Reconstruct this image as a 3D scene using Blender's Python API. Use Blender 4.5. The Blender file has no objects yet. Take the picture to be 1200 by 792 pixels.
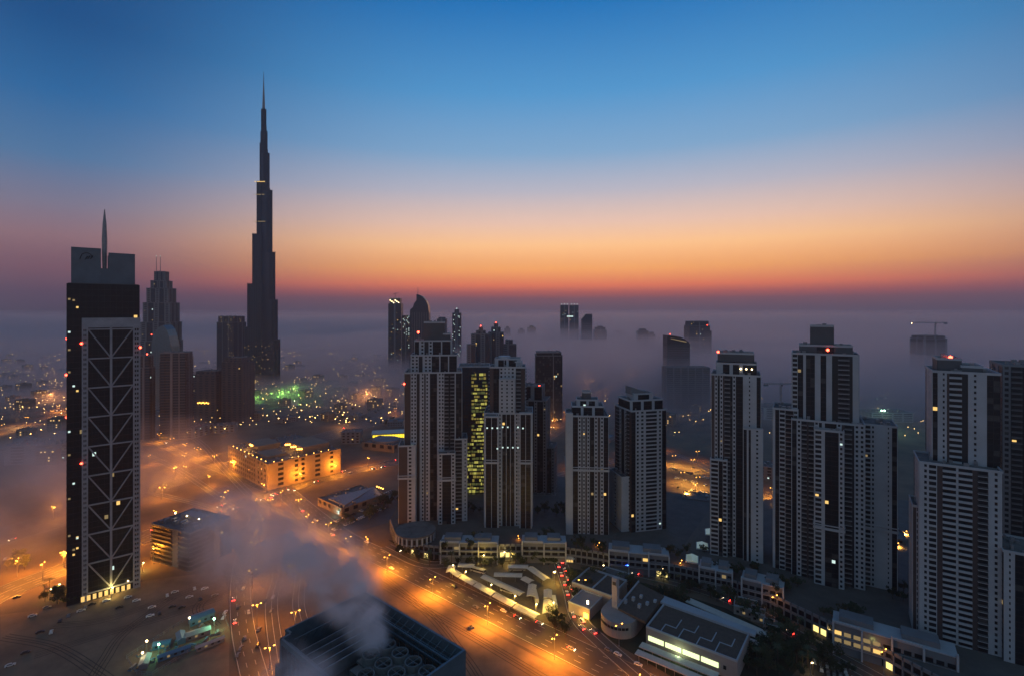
import bpy, bmesh, math, random
from mathutils import Vector, Matrix
random.seed(7)
R = math.radians
scene = bpy.context.scene
col = scene.collection

# ---------------------------------------------------------------- camera
CAM_H = 190.0      # camera height above the street
HZ = 365.0         # row of the horizon (photo is 1200 x 792)
F = 600.0          # focal length in photo pixels
cam = bpy.data.cameras.new('camera'); cam.lens = 18; cam.sensor_width = 36
cam.shift_y = -(396 - HZ) / 1200.0
cam.clip_start = 0.5; cam.clip_end = 60000
camo = bpy.data.objects.new('camera', cam); col.objects.link(camo)
camo.location = (0, 0, CAM_H); camo.rotation_euler = (R(90), 0, 0)
scene.camera = camo

# ---------------------------------------------------------------- render settings
scene.view_settings.view_transform = 'Standard'
scene.view_settings.look = 'None'
scene.view_settings.gamma = 1
scene.view_settings.exposure = 0.0
cy = scene.cycles
cy.max_bounces = 5; cy.diffuse_bounces = 2; cy.glossy_bounces = 2
cy.transmission_bounces = 2; cy.volume_bounces = 2; cy.transparent_max_bounces = 12
cy.sample_clamp_indirect = 0.6; cy.sample_clamp_direct = 0
cy.use_denoising = True
cy.volume_step_rate = 1.0
cy.volume_max_steps = 256

def s2l(c):
    r = []
    for v in c[:3]:
        v = v / 255.0
        r.append(v / 12.92 if v <= 0.04045 else ((v + 0.055) / 1.055) ** 2.4)
    return tuple(r) + (1.0,)

# ---------------------------------------------------------------- world: dawn sky
SUN_AZ = math.atan2(112, F)          # a little right of the view direction
world = bpy.data.worlds.new('World'); scene.world = world; world.use_nodes = True
wt = world.node_tree; wt.nodes.clear()
def wn(t, **k):
    n = wt.nodes.new(t)
    for a, b in k.items(): setattr(n, a, b)
    return n
L = wt.links.new
tc = wn('ShaderNodeTexCoord'); sep = wn('ShaderNodeSeparateXYZ'); L(tc.outputs['Generated'], sep.inputs[0])
def ramp(stops):
    n = wn('ShaderNodeValToRGB'); cr = n.color_ramp
    while len(cr.elements) > 1: cr.elements.remove(cr.elements[0])
    cr.elements[0].position = stops[0][0]; cr.elements[0].color = s2l(stops[0][1])
    for p, c in stops[1:]:
        e = cr.elements.new(p); e.color = s2l(c)
    return n
# position on the ramp = sine of the elevation / 0.6
mz = wn('ShaderNodeMath', operation='DIVIDE'); mz.inputs[1].default_value = 0.6; L(sep.outputs['Z'], mz.inputs[0])
def y2p(y, x=600): 
    k = math.sqrt(1 + ((x - 600) / F) ** 2)
    e = math.atan((HZ - y) / F / k); return max(0, math.sin(e) / 0.6)
SUNSIDE = [(y2p(366), (94, 80, 98)), (y2p(359), (102, 79, 94)), (y2p(350), (132, 80, 88)), (y2p(343), (196, 92, 78)), (y2p(334), (268, 134, 76)), (y2p(315), (302, 200, 96)),
           (y2p(288), (298, 226, 152)), (y2p(262), (260, 216, 190)), (y2p(225), (200, 196, 208)), (y2p(180), (134, 176, 214)),
           (y2p(110), (82, 156, 212)), (y2p(0), (20, 116, 188)), (1.0, (6, 74, 150))]
FARSIDE = [(y2p(366, 0), (70, 58, 76)), (y2p(340, 0), (92, 62, 82)), (y2p(310, 0), (138, 84, 92)), (y2p(270, 0), (158, 118, 124)),
           (y2p(230, 0), (132, 126, 148)), (y2p(170, 0), (78, 122, 166)), (y2p(90, 0), (32, 104, 162)), (y2p(0, 0), (8, 80, 138)), (1.0, (6, 56, 112))]
ra, rb = ramp(SUNSIDE), ramp(FARSIDE)
L(mz.outputs[0], ra.inputs[0]); L(mz.outputs[0], rb.inputs[0])
# horizontal bearing relative to the sun
hx = wn('ShaderNodeCombineXYZ'); L(sep.outputs['X'], hx.inputs[0]); L(sep.outputs['Y'], hx.inputs[1])
nm = wn('ShaderNodeVectorMath', operation='NORMALIZE'); L(hx.outputs[0], nm.inputs[0])
dt = wn('ShaderNodeVectorMath', operation='DOT_PRODUCT'); L(nm.outputs[0], dt.inputs[0])
dt.inputs[1].default_value = (math.sin(SUN_AZ), math.cos(SUN_AZ), 0)
mr = wn('ShaderNodeMapRange', interpolation_type='SMOOTHSTEP'); L(dt.outputs['Value'], mr.inputs['Value'])
mr.inputs['From Min'].default_value = 0.61; mr.inputs['From Max'].default_value = 1.02
mx = wn('ShaderNodeMix', data_type='RGBA'); L(mr.outputs[0], mx.inputs['Factor']); L(rb.outputs[0], mx.inputs['A']); L(ra.outputs[0], mx.inputs['B'])
# the sky away from the dawn
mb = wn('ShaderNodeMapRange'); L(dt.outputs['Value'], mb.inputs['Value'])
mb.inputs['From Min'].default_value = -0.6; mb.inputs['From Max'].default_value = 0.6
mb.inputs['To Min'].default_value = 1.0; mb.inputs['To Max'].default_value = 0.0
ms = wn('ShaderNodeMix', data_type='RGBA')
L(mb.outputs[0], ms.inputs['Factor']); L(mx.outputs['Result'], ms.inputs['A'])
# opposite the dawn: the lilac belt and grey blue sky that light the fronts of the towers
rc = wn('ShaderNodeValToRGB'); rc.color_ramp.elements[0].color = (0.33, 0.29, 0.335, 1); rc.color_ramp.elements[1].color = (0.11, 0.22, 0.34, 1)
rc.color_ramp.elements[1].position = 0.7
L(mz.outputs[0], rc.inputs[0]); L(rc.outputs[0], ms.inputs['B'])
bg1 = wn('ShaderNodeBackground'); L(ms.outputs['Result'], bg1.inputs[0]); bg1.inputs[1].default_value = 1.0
sky = wn('ShaderNodeTexSky', sky_type='NISHITA'); sky.sun_disc = False
sky.sun_elevation = R(-3); sky.sun_rotation = SUN_AZ
bg2 = wn('ShaderNodeBackground'); L(sky.outputs[0], bg2.inputs[0]); bg2.inputs[1].default_value = 0.05
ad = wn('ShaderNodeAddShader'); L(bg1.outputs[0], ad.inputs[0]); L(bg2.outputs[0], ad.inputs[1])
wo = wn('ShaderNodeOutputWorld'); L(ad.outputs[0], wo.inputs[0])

# the sun is still under the horizon: only a breath of warm skylight from its direction
sl = bpy.data.lights.new('sun', 'SUN'); sl.energy = 0.06; sl.angle = R(12); sl.color = (1, 0.55, 0.35)
so = bpy.data.objects.new('sun', sl); col.objects.link(so)
so.rotation_euler = (Vector((math.sin(SUN_AZ), math.cos(SUN_AZ), 0.05))).to_track_quat('Z', 'Y').to_euler()

# ---------------------------------------------------------------- helpers
def G(px, py, z=0.0):
    """world point at height z whose place in the photo is (px, py)"""
    d = F * (CAM_H - z) / (py - HZ)
    return Vector(((px - 600) / F * d, d, z))
def D(px, py, d):
    return Vector(((px - 600) / F * d, d, CAM_H - (py - HZ) / F * d))

MATS = {}
def mat(name, base, rough=0.8, metal=0.0, noise=0.0, scale=0.2, emis=None, estr=0.0, base2=None, spec=0.5, stretch=(1, 1, 1)):
    if name in MATS: return MATS[name]
    m = bpy.data.materials.new(name); m.use_nodes = True; nt = m.node_tree
    b = nt.nodes['Principled BSDF']; b.inputs['Roughness'].default_value = rough; b.inputs['Metallic'].default_value = metal
    b.inputs['Specular IOR Level'].default_value = spec
    base = tuple(base) + ((1.0,) if len(base) == 3 else ())
    if noise or base2:
        t = nt.nodes.new('ShaderNodeTexCoord'); mp = nt.nodes.new('ShaderNodeMapping'); mp.inputs['Scale'].default_value = stretch
        n = nt.nodes.new('ShaderNodeTexNoise'); n.inputs['Scale'].default_value = scale; n.inputs['Detail'].default_value = 9; n.inputs['Roughness'].default_value = 0.65
        c = nt.nodes.new('ShaderNodeValToRGB'); c.color_ramp.elements[0].position = 0.3; c.color_ramp.elements[1].position = 0.7
        b2 = base2 or tuple(v * (1 - noise) for v in base[:3])
        c.color_ramp.elements[0].color = tuple(b2[:3]) + (1,); c.color_ramp.elements[1].color = base
        nt.links.new(t.outputs['Object'], mp.inputs[0]); nt.links.new(mp.outputs[0], n.inputs['Vector'])
        nt.links.new(n.outputs['Fac'], c.inputs[0]); nt.links.new(c.outputs[0], b.inputs['Base Color'])
    else:
        b.inputs['Base Color'].default_value = base
    if emis:
        b.inputs['Emission Color'].default_value = tuple(emis) + (1,); b.inputs['Emission Strength'].default_value = estr
        m.cycles.emission_sampling = 'NONE'
    MATS[name] = m
    return m

class MB:
    def __init__(s): s.v = []; s.f = []
    def hexa(s, p):
        i = len(s.v); s.v.extend([tuple(q) for q in p])
        s.f += [(i, i+3, i+2, i+1), (i+4, i+5, i+6, i+7), (i, i+1, i+5, i+4), (i+1, i+2, i+6, i+5), (i+2, i+3, i+7, i+6), (i+3, i, i+4, i+7)]
    def box(s, x0, x1, y0, y1, z0, z1):
        s.hexa([(x0,y0,z0),(x1,y0,z0),(x1,y1,z0),(x0,y1,z0),(x0,y0,z1),(x1,y0,z1),(x1,y1,z1),(x0,y1,z1)])
    def obox(s, o, u, n, a0, a1, d0, d1, z0, z1):
        """box on a wall: o corner (2d), u along, n outward"""
        P = []
        for z in (z0, z1):
            for a, d in ((a0, d1), (a1, d1), (a1, d0), (a0, d0)):
                P.append((o[0] + u[0]*a + n[0]*d, o[1] + u[1]*a + n[1]*d, z))
        s.hexa(P)
    def bar(s, p, q, r, r2=None, k=4):
        p = Vector(p); q = Vector(q); d = (q - p)
        if d.length < 1e-6: return
        d.normalize(); a = d.orthogonal().normalized(); b = d.cross(a); r2 = r if r2 is None else r2
        i = len(s.v)
        for c, rr in ((p, r), (q, r2)):
            for j in range(k):
                t = 2*math.pi*(j+.5)/k; s.v.append(tuple(c + (a*math.cos(t) + b*math.sin(t))*rr))
        for j in range(k): s.f.append((i+j, i+(j+1) % k, i+k+(j+1) % k, i+k+j))
        s.f.append(tuple(i+j for j in reversed(range(k)))); s.f.append(tuple(i+k+j for j in range(k)))
    def prism(s, pts, z0, z1):
        """pts: ccw list of (x, y)"""
        area = sum(pts[j][0]*pts[(j+1) % len(pts)][1] - pts[(j+1) % len(pts)][0]*pts[j][1] for j in range(len(pts)))
        if area < 0: pts = pts[::-1]
        i = len(s.v); n = len(pts)
        for z in (z0, z1):
            for p in pts: s.v.append((p[0], p[1], z))
        for j in range(n): s.f.append((i+j, i+(j+1) % n, i+n+(j+1) % n, i+n+j))
        s.f.append(tuple(i+j for j in reversed(range(n)))); s.f.append(tuple(i+n+j for j in range(n)))
    def poly(s, pts):
        i = len(s.v); s.v.extend([tuple(p) for p in pts]); s.f.append(tuple(range(i, i+len(pts))))
    def ball(s, c, r, k=6, rz=None):
        rz = rz or r; i = len(s.v); m = k//2
        for a in range(m+1):
            ph = math.pi*a/m
            for b in range(k):
                t = 2*math.pi*b/k; s.v.append((c[0]+r*math.sin(ph)*math.cos(t), c[1]+r*math.sin(ph)*math.sin(t), c[2]+rz*math.cos(ph)))
        for a in range(m):
            for b in range(k): s.f.append((i+a*k+b, i+(a+1)*k+b, i+(a+1)*k+(b+1) % k, i+a*k+(b+1) % k))
    def build(s, name, m, parent=None, smooth=False, **props):
        me = bpy.data.meshes.new(name); me.from_pydata(s.v, [], s.f); me.materials.append(m)
        if smooth: me.polygons.foreach_set('use_smooth', [True]*len(me.polygons))
        me.update()
        o = bpy.data.objects.new(name, me); col.objects.link(o)
        if parent: o.parent = parent
        for k, v in props.items(): o[k] = v
        return o

def tag(o, label, cat, group=None):
    o['label'] = label; o['category'] = cat
    if group: o['group'] = group
    return o
def thing(name, label, cat, loc=(0, 0, 0), rz=0.0, group=None):
    o = bpy.data.objects.new(name, None); col.objects.link(o); o.empty_display_size = 1
    o.location = loc; o.rotation_euler = (0, 0, rz)
    return tag(o, label, cat, group)
def copy_tree(o, parent=None, share_children=True):
    c = o.copy(); col.objects.link(c)
    c.parent = parent
    for ch in list(o.children): copy_tree(ch, c)
    return c
def setting(mb, name, m, kind='structure', **k):
    return mb.build(name, m, None, kind=kind, **k)

# ---------------------------------------------------------------- materials
wall = mat('pale_render', (0.40, 0.425, 0.46), 0.75, noise=0.25, scale=0.06)
wall2 = mat('grey_render', (0.18, 0.19, 0.21), 0.8, noise=0.3, scale=0.06)
core = mat('dark_recess', (0.016, 0.017, 0.021), 0.6, noise=0.3, scale=0.1)
brown = mat('brown_cladding', (0.06, 0.045, 0.045), 0.6, noise=0.3, scale=0.1)
glass = mat('dark_glass', (0.008, 0.011, 0.017), 0.38, noise=0.6, scale=0.35, spec=0.3)
bglass = mat('blue_glass', (0.015, 0.04, 0.07), 0.35, noise=0.5, scale=0.3, spec=0.4)
roofm = mat('roof_deck', (0.16, 0.15, 0.145), 0.9, noise=0.5, scale=0.15)
lit_w = mat('lit_room_warm', (0.1, 0.08, 0.05), 0.6, emis=(1.0, 0.62, 0.18), estr=1.1)
lit_c = mat('lit_room_white', (0.1, 0.1, 0.1), 0.6, emis=(0.75, 1.0, 0.92), estr=0.9)
lit_dim = mat('lit_room_dim', (0.1, 0.08, 0.05), 0.6, emis=(1.0, 0.7, 0.3), estr=0.25)
lit_y2 = mat('lit_room_yellow_dim', (0.1, 0.1, 0.05), 0.6, emis=(0.9, 0.7, 0.14), estr=0.22)
lit_y3 = mat('lit_room_green_dim', (0.1, 0.1, 0.05), 0.6, emis=(0.55, 0.6, 0.16), estr=0.12)
lit_y = mat('lit_room_yellow', (0.1, 0.1, 0.05), 0.6, emis=(0.85, 0.78, 0.16), estr=0.5)
redl = mat('red_beacon_glow', (0.3, 0.02, 0.02), 0.4, emis=(1.0, 0.06, 0.03), estr=14)
sod = mat('sodium_lamp', (0.3, 0.2, 0.1), 0.4, emis=(1.0, 0.42, 0.06), estr=9)
sodw = mat('pale_lamp', (0.3, 0.2, 0.1), 0.4, emis=(1.0, 0.72, 0.35), estr=14)
grnl = mat('green_white_flood', (0.3, 0.3, 0.3), 0.4, emis=(0.45, 1.0, 0.6), estr=20)
bluel = mat('blue_glow', (0.02, 0.02, 0.3), 0.4, emis=(0.03, 0.12, 1.0), estr=4)
steel = mat('grey_steel', (0.25, 0.25, 0.26), 0.5, metal=0.3, noise=0.3, scale=0.5)
# ================================================================= towers
curtain = mat('curtained_glass', (.055, .055, .055), .6, noise=.6, scale=.4)
greyd = mat('dark_grey_cladding', (.085, .09, .10), .75, noise=.3, scale=.1)
def parapet(mb, x0, x1, y0, y1, z, h=1.3, t=0.5):
    mb.box(x0, x1, y0, y0+t, z, z+h); mb.box(x0, x1, y1-t, y1, z, z+h)
    mb.box(x0, x0+t, y0+t, y1-t, z, z+h); mb.box(x1-t, x1, y0+t, y1-t, z, z+h)

class Tower:
    curt = .13
    """A tower: a dark core, light cladding standing proud of it, balconies, and window panes between them."""
    def __init__(s, name, label, cat, loc, rz, fh=3.15, group=None, wallm=wall, glassm=glass, npanes=90, lit=0.006, litm=None):
        s.root = thing(name, label, cat, loc, rz, group)
        s.loc = Vector(loc); s.rz = rz; s.fh = fh; s.wallm = wallm; s.glassm = glassm; s.npanes = npanes; s.lit = lit
        s.core = MB(); s.clad = MB(); s.balc = MB(); s.bfr = MB(); s.plant = MB(); s.brn = MB(); s.grey = MB(); s.roof = MB(); s.panes = []; s.litm = litm or [lit_w, lit_dim, lit_c, lit_dim]
        s.rnd = random.Random(len(label)*7 + int(abs(loc[0])))
    def vol(s, x0, x1, y0, y1, z0, z1, front=None, back=None, left=None, right=None, par=True, band=None):
        s.core.box(x0, x1, y0, y1, z0, z1)
        if par:
            parapet(s.clad, x0-.45, x1+.45, y0-.45, y1+.45, z1-.2)
            s.roof.box(x0+.3, x1-.3, y0+.3, y1-.3, z1, z1+.12)
            for _ in range(int((x1-x0)*(y1-y0)/45)):
                a = s.rnd.uniform(x0+1.5, x1-3.5); b = s.rnd.uniform(y0+1.2, y1-3.5); h = s.rnd.uniform(.7, 2.6)
                s.plant.box(a, a+s.rnd.uniform(1, 2.6), b, b+s.rnd.uniform(1, 2.6), z1+.125, z1+.125+h)
        for spec, o, u, n, w in ((front, (x0, y0), (1, 0), (0, -1), x1-x0), (right, (x1, y0), (0, 1), (1, 0), y1-y0),
                                 (back, (x1, y1), (-1, 0), (0, 1), x1-x0), (left, (x0, y1), (0, -1), (-1, 0), y1-y0)):
            if spec: s.face(spec, o, u, n, w, z0, z1, band)
    def face(s, spec, o, u, n, w, z0, z1, band=None):
        toks = spec.split(); tot = sum(float(t[1:]) for t in toks); a = 0.0
        fh = s.fh; nf = max(1, int(round((z1-z0)/fh))); fh = (z1-z0)/nf
        lift = 0.0
        for t in toks:
            k = t[0]; b = a + float(t[1:])/tot*w; ww = b-a
            if k == 'W': s.clad.obox(o, u, n, a, b, 0, .42, z0, z1)
            elif k == 'R': s.brn.obox(o, u, n, a, b, 0, .38, z0, z1)
            elif k == 'D': pass
            elif k == 'N': s.grey.obox(o, u, n, a, b, 0, .38, z0, z1)
            elif k in 'PQS':
                side = {'P': .25, 'Q': .34, 'S': .08}[k]*ww; sp = {'P': .46, 'Q': .55, 'S': .36}[k]*fh
                s.clad.obox(o, u, n, a, a+side, 0, .40, z0, z1); s.clad.obox(o, u, n, b-side, b, 0, .40, z0, z1)
                for i in range(nf):
                    s.clad.obox(o, u, n, a+side, b-side, 0, .36, z0+i*fh, z0+i*fh+sp)
                    s.panes.append((o, u, n, a+side, b-side, .0, .10, z0+i*fh+sp, z0+(i+1)*fh, 1))
            elif k == 'G':
                nm = max(1, int(round(ww/3.2)))
                for i in range(nf):
                    s.clad_thin(o, u, n, a, b, z0+i*fh)
                    for j in range(nm):
                        s.panes.append((o, u, n, a+ww*j/nm+.08, a+ww*(j+1)/nm-.08, .0, .14, z0+i*fh+.3, z0+(i+1)*fh, 1))
            elif k in 'BC':
                m = s.bfr if k == 'B' else s.brn
                for i in range(nf):
                    z = z0+i*fh
                    s.balc.obox(o, u, n, a+.1, b-.1, 0, 1.25, z, z+.28)
                    m.obox(o, u, n, a+.1, b-.1, 1.05, 1.25, z+.28, z+1.15)
                    s.panes.append((o, u, n, a+ww*.12, b-ww*.12, 0, .08, z+.3, z+fh-.3, 1.0))
            elif k == 'H':   # double height bays with pale slab every two floors
                for i in range(nf):
                    z = z0+i*fh
                    s.clad.obox(o, u, n, a, b, 0, .9, z, z+1.15)
                    s.panes.append((o, u, n, a+.2, b-.2, 0, .1, z+1.2, z+fh-.1, 1.0))
            a = b
        if band:
            for z in band:
                s.clad.obox(o, u, n, -.45, w+.45, .44, .95, z, z+1.6)
                s.clad.obox(o, u, n, -.45, w+.45, .44, .95, z+2.8, z+3.4)
    def clad_thin(s, o, u, n, a, b, z):
        s.core.obox(o, u, n, a, b, 0, .26, z, z+.28)
    def finish(s):
        r = s.root
        s.core.build('core', core, r); 
        if s.clad.v: s.clad.build('wall', s.wallm, r)
        if s.balc.v: s.balc.build('balconies', s.wallm, r, kind='stuff')
        if s.bfr.v: s.bfr.build('balcony_fronts', greyd, r, kind='stuff')
        if s.plant.v: s.plant.build('roof_plant', steel, r, kind='stuff')
        if s.grey.v: s.grey.build('grey_cladding', greyd, r)
        if s.brn.v: s.brn.build('dark_cladding', brown, r)
        if s.roof.v: s.roof.build('roof', roofm, r)
        c, sn = math.cos(s.rz), math.sin(s.rz)
        def score(p):
            o, u, n, a0, a1, d0, d1, z0, z1, k = p
            lx = o[0]+u[0]*(a0+a1)/2; ly = o[1]+u[1]*(a0+a1)/2
            wx = s.loc.x+lx*c-ly*sn; wy = s.loc.y+lx*sn+ly*c; wz = s.loc.z+(z0+z1)/2-CAM_H
            dist = math.sqrt(wx*wx+wy*wy+wz*wz)
            nx, ny = n[0]*c-n[1]*sn, n[0]*sn+n[1]*c
            facing = -(wx*nx+wy*ny)/dist
            return (a1-a0)*(z1-z0)*max(0, facing)/dist/dist
        litp = []; dark = []
        for p in s.panes:
            (litp if s.rnd.random() < s.lit else dark).append(p)
        dark.sort(key=lambda p: -score(p)); litp.sort(key=lambda p: -score(p))
        n_lit = min(len(litp), 30); n_dark = s.npanes-n_lit
        for i, p in enumerate(litp[:n_lit]):
            m = MB(); o_, u_, n_, a_, b_, d0, d1, z0, z1 = p[:9]; bb = min(b_, a_+1.9); m.obox(o_, u_, n_, a_, bb, d0, d1, z0, z1-(z1-z0)*.3)
            m.build('window', s.litm[i % len(s.litm)], r, label='lit window')
            if b_-bb > .1 or True: m = MB(); m.obox(o_, u_, n_, a_, b_, d0-.02, d1-.06, z0, z1); m.build('window', s.glassm, r)
        dark += litp[n_lit:]
        for p in dark[:max(0, n_dark)]:
            m = MB(); m.obox(*p[:9]); m.build('window', s.glassm, r)
        rest = dark[max(0, n_dark):]
        if rest:
            m = MB(); cu = MB()
            for p in rest: (cu if s.rnd.random() < s.curt else m).obox(*p[:9])
            if cu.v: cu.build('curtained_windows', curtain, r, kind='stuff')
            m.build('windows' if False else 'glazing', s.glassm, r, kind='stuff')
        return r
def beacon(parent, loc, r=.7, m=None):
    b = MB(); b.ball((0, 0, 0), r); o = b.build('warning_light', m or redl, parent); o.location = loc
    return o

class Rel:
    """converts photo columns/rows to a tower's own metres"""
    def __init__(s, px, py):
        s.p = G(px, py, 10); s.p.z = 0; s.s = s.p.y/F; s.px = px
    k = 1.0
    def x(s, px): return (px-s.px)*s.s*s.k
    def z(s, py): return CAM_H-(py-HZ)*s.s

EX = 'residential towers of the cluster above the curved podium'
ZP = 10.0    # podium deck level
# ---- tower A
r = Rel(508, 612)
t = Tower('residential_tower', 'tallest stepped tower at the left end of the cluster with two red beacons', 'tower', r.p, R(6), group=EX)
t.p = r.p
def V(t, r, pl, pr, yt, y0, y1, front='G1', side=None, zb=0, back=None, **k):
    t.vol(r.x(pl), r.x(pr), y0, y1, zb, r.z(yt), front, back or front, side or 'W1 Q1 W1 G3 W1 Q1 W1', side or 'W1 Q1 W1 G3 W1 Q1 W1', **k)
V(t, r, 474, 541, 438, 5, 38, 'R2 P1 P1 D1 W.5 P1 D.5 P1 W.4 G2.4 W.4 P1 P1 B1.5 G.5 B1.5 W.4 G2')
V(t, r, 468, 487, 522, 0, 20, 'R2 P1.2 W.6', band=[r.z(560)])
V(t, r, 514, 533, 531, -4, 4.9, 'P1 G2.4 P1', band=[r.z(562)], side='W1 P1 W1')
V(t, r, 533, 547, 516, 1, 22, 'B2 W.4 Q1', side='W1 Q1 W1 Q1 W1')
V(t, r, 481, 535, 418, 9, 34, 'P1 P1 D1 W.4 P1 P1 G2 W.3 G2 W.3 G2', zb=r.z(438))
V(t, r, 485, 529, 401, 13, 32, 'G1 W.3 P1 D1 P1 G2 W.3 G2 W.3', zb=r.z(418))
V(t, r, 496, 520, 379, 15, 30, 'N1', side='N1', zb=r.z(401)-1)
V(t, r, 519, 527, 393, 15, 28, 'N1', side='N1', zb=r.z(401)-1)
m = MB(); m.bar((r.x(489), 14, r.z(401)), (r.x(489), 14, r.z(392)), .25); m.build('mast', steel, t.root)
beacon(t.root, (r.x(489), 14, r.z(390)), 1.1); beacon(t.root, (r.x(473.5), 4.5, r.z(450)), .9)
t.finish()
# ---- tower B: glass, with the yellow lit stair of floors
r = Rel(557, 578)
t = Tower('glass_office_tower', 'dark glass tower with a tall strip of yellow lit floors', 'tower', r.p, R(4), glassm=bglass, lit=0.0)
V(t, r, 538, 574, 430, 0, 30, 'G1 G1', side='G1')
t.finish()
m = MB(); LM = [MB(), MB(), MB()]
nfl = int(r.z(436)/3.6)
for i in range(2, nfl):
    z = i*3.6
    lx0 = r.x(552 if i > nfl*.45 else 546); lx1 = r.x(571)
    a = lx0
    while a < lx1-1.5:
        w = random.uniform(1.2, 4.2)
        if random.random() < .8: random.choice(LM).box(a, min(lx1, a+w), -.62, -.5, z+.5, z+random.choice((2.1, 2.6, 3.0)))
        a += w+.5
    m.box(lx0-.5, lx1+.5, -.9, -.45, z-.35, z+.35)
for xx in (552, 561, 571): m.box(r.x(xx), r.x(xx)+.5, -1.0, -.91, 4, r.z(434))
m.build('floor_slab', core, t.root); [l_.build('lit_office_band', m_, t.root, kind='stuff') for l_, m_ in zip(LM, (lit_y, lit_y2, lit_y3))]
# ---- tower C
r = Rel(594, 618)
t = Tower('residential_tower', 'stepped tower with a rounded drum on top, right of the yellow lit floors', 'tower', r.p, R(-2), group=EX)
V(t, r, 567, 624, 486, 4, 34, 'W.5 G4 P1 P1 W.4 G1.4 W.2 G1.4 W.2 G1.4 W.4 P1 P1 G4 W.5')
V(t, r, 568, 584, 489, 0, 3.9, 'W.4 G2 W.2 G2 W.4', band=[r.z(543)], side='W1')
V(t, r, 609, 623, 485, 0, 3.9, 'W.4 G2 W.2 G2 W.4', band=[r.z(543)], side='W1')
V(t, r, 573, 615, 432, 7, 30, 'R1 G1.6 P1 Q1 Q1 P1 W.3 B1.4 R1', side='B1 G1 W1 G1 B1', zb=r.z(486))
V(t, r, 585, 603, 446, 3.5, 6.9, 'Q1 Q1 Q1', zb=r.z(486), side='W1')
V(t, r, 579, 609, 423, 12, 27, 'W.4 G1 W.3 G1 W.4', zb=r.z(432))
m = MB(); m.prism([(r.x(590)+5.2*math.cos(a*math.pi/8), 17+5.2*math.sin(a*math.pi/8)) for a in range(16)], r.z(434), r.z(419)); m.build('lift_drum', wall, t.root, smooth=False)
m = MB()
for x_ in (605, 611): m.bar((r.x(x_), 8, r.z(432)), (r.x(x_), 8, r.z(425)), .5); m.bar((r.x(x_), 24, r.z(432)), (r.x(x_), 24, r.z(425)), .5)
m.bar((r.x(603), 8, r.z(425)), (r.x(612), 8, r.z(425)), .5); m.bar((r.x(611), 8, r.z(425)), (r.x(611), 24, r.z(425)), .5); m.build('roof_frame', wall, t.root)
for zz in (486+16, 486+16, 486+40):
    for xx in range(570, 616, 6):
        if random.random() < .6:
            q = MB(); q.box(r.x(xx), r.x(xx+1.7), -.5 if not 584 < xx < 609 else 3.3, -.3 if not 584 < xx < 609 else 3.5, r.z(zz), r.z(zz)+1.1); q.build('window', lit_c, t.root, label='lit window')
t.finish()
# ---- tower D (behind, hazy)
r = Rel(630, 577)
t = Tower('residential_tower', 'hazier stepped grey tower just behind and right of the one with the lift drum', 'tower', r.p, R(-12), group=EX, wallm=wall2)
V(t, r, 612, 640, 470, 0, 28, 'P1 P1 G2 P1 G2 P1', side='P1 G1 P1')
V(t, r, 640, 649, 525, 3, 24, 'G2 P1', side='P1 G1 P1')
V(t, r, 612, 634, 454, 5, 24, 'G1 W.5 G1', zb=r.z(470))
beacon(t.root, (r.x(631), 6, r.z(453)), .9)
t.finish()
# ---- tower E
r = Rel(688, 627)
t = Tower('residential_tower', 'shorter pale tower with a small rounded crown, right of the stepped pair', 'tower', r.p, R(-5), group=EX)
V(t, r, 664, 713, 489, 3, 33, 'W1.3 G2.2 P1 D.4 P.8 R.5 P.8 D.4 G1 P1 R.8 P1 G1.4', side='W1 Q1 W1 G3 W1 Q1 W1', band=[r.z(553)])
V(t, r, 664, 671, 486, 1, 2.9, 'W1', side='W1')
V(t, r, 671, 708, 479, 8, 28, 'G1 W.3 G1 W.3 G1', side='G1', zb=r.z(489))
V(t, r, 677, 702, 472, 11, 25, 'W.5 G1 W.4 G1 W.5', side='W1 G1 W1', zb=r.z(479))
V(t, r, 684, 693, 463, 13, 21, 'N1', side='N1', zb=r.z(472))
t.finish()
# ---- tower F
r = Rel(757, 623)
r.p.x += 5*r.s; t = Tower('residential_tower', 'pale tower with a slanted grey crown, right of the one with the rounded crown', 'tower', r.p, R(14), group=EX)
V(t, r, 735, 780, 482, 3, 33, 'G1 P1 P1.2 S3.2 P1 G1', side='R1 B2 P1 G2 P1 B2 R1')
V(t, r, 725, 744, 560, 6, 30, 'W1 Q1 W1', side='W1 Q1 W1')
V(t, r, 736, 779, 471, 7, 28, 'W.3 G1 W.3 G1 W.3 G1', side='G1', zb=r.z(482))
V(t, r, 744, 768, 464, 10, 25, 'W.3 G1 W.3', side='W1', zb=r.z(471))
m = MB(); a, b, zl, zh = r.x(741), r.x(764), r.z(464), r.z(455)
m.hexa([(a, 12, zl), (b, 12, zl), (b, 22, zl), (a, 22, zl), (a, 12, zh), (b, 12, zl+1), (b, 22, zl+1), (a, 22, zh)]); m.build('slanted_crown', wall2, t.root)
t.finish()
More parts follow.
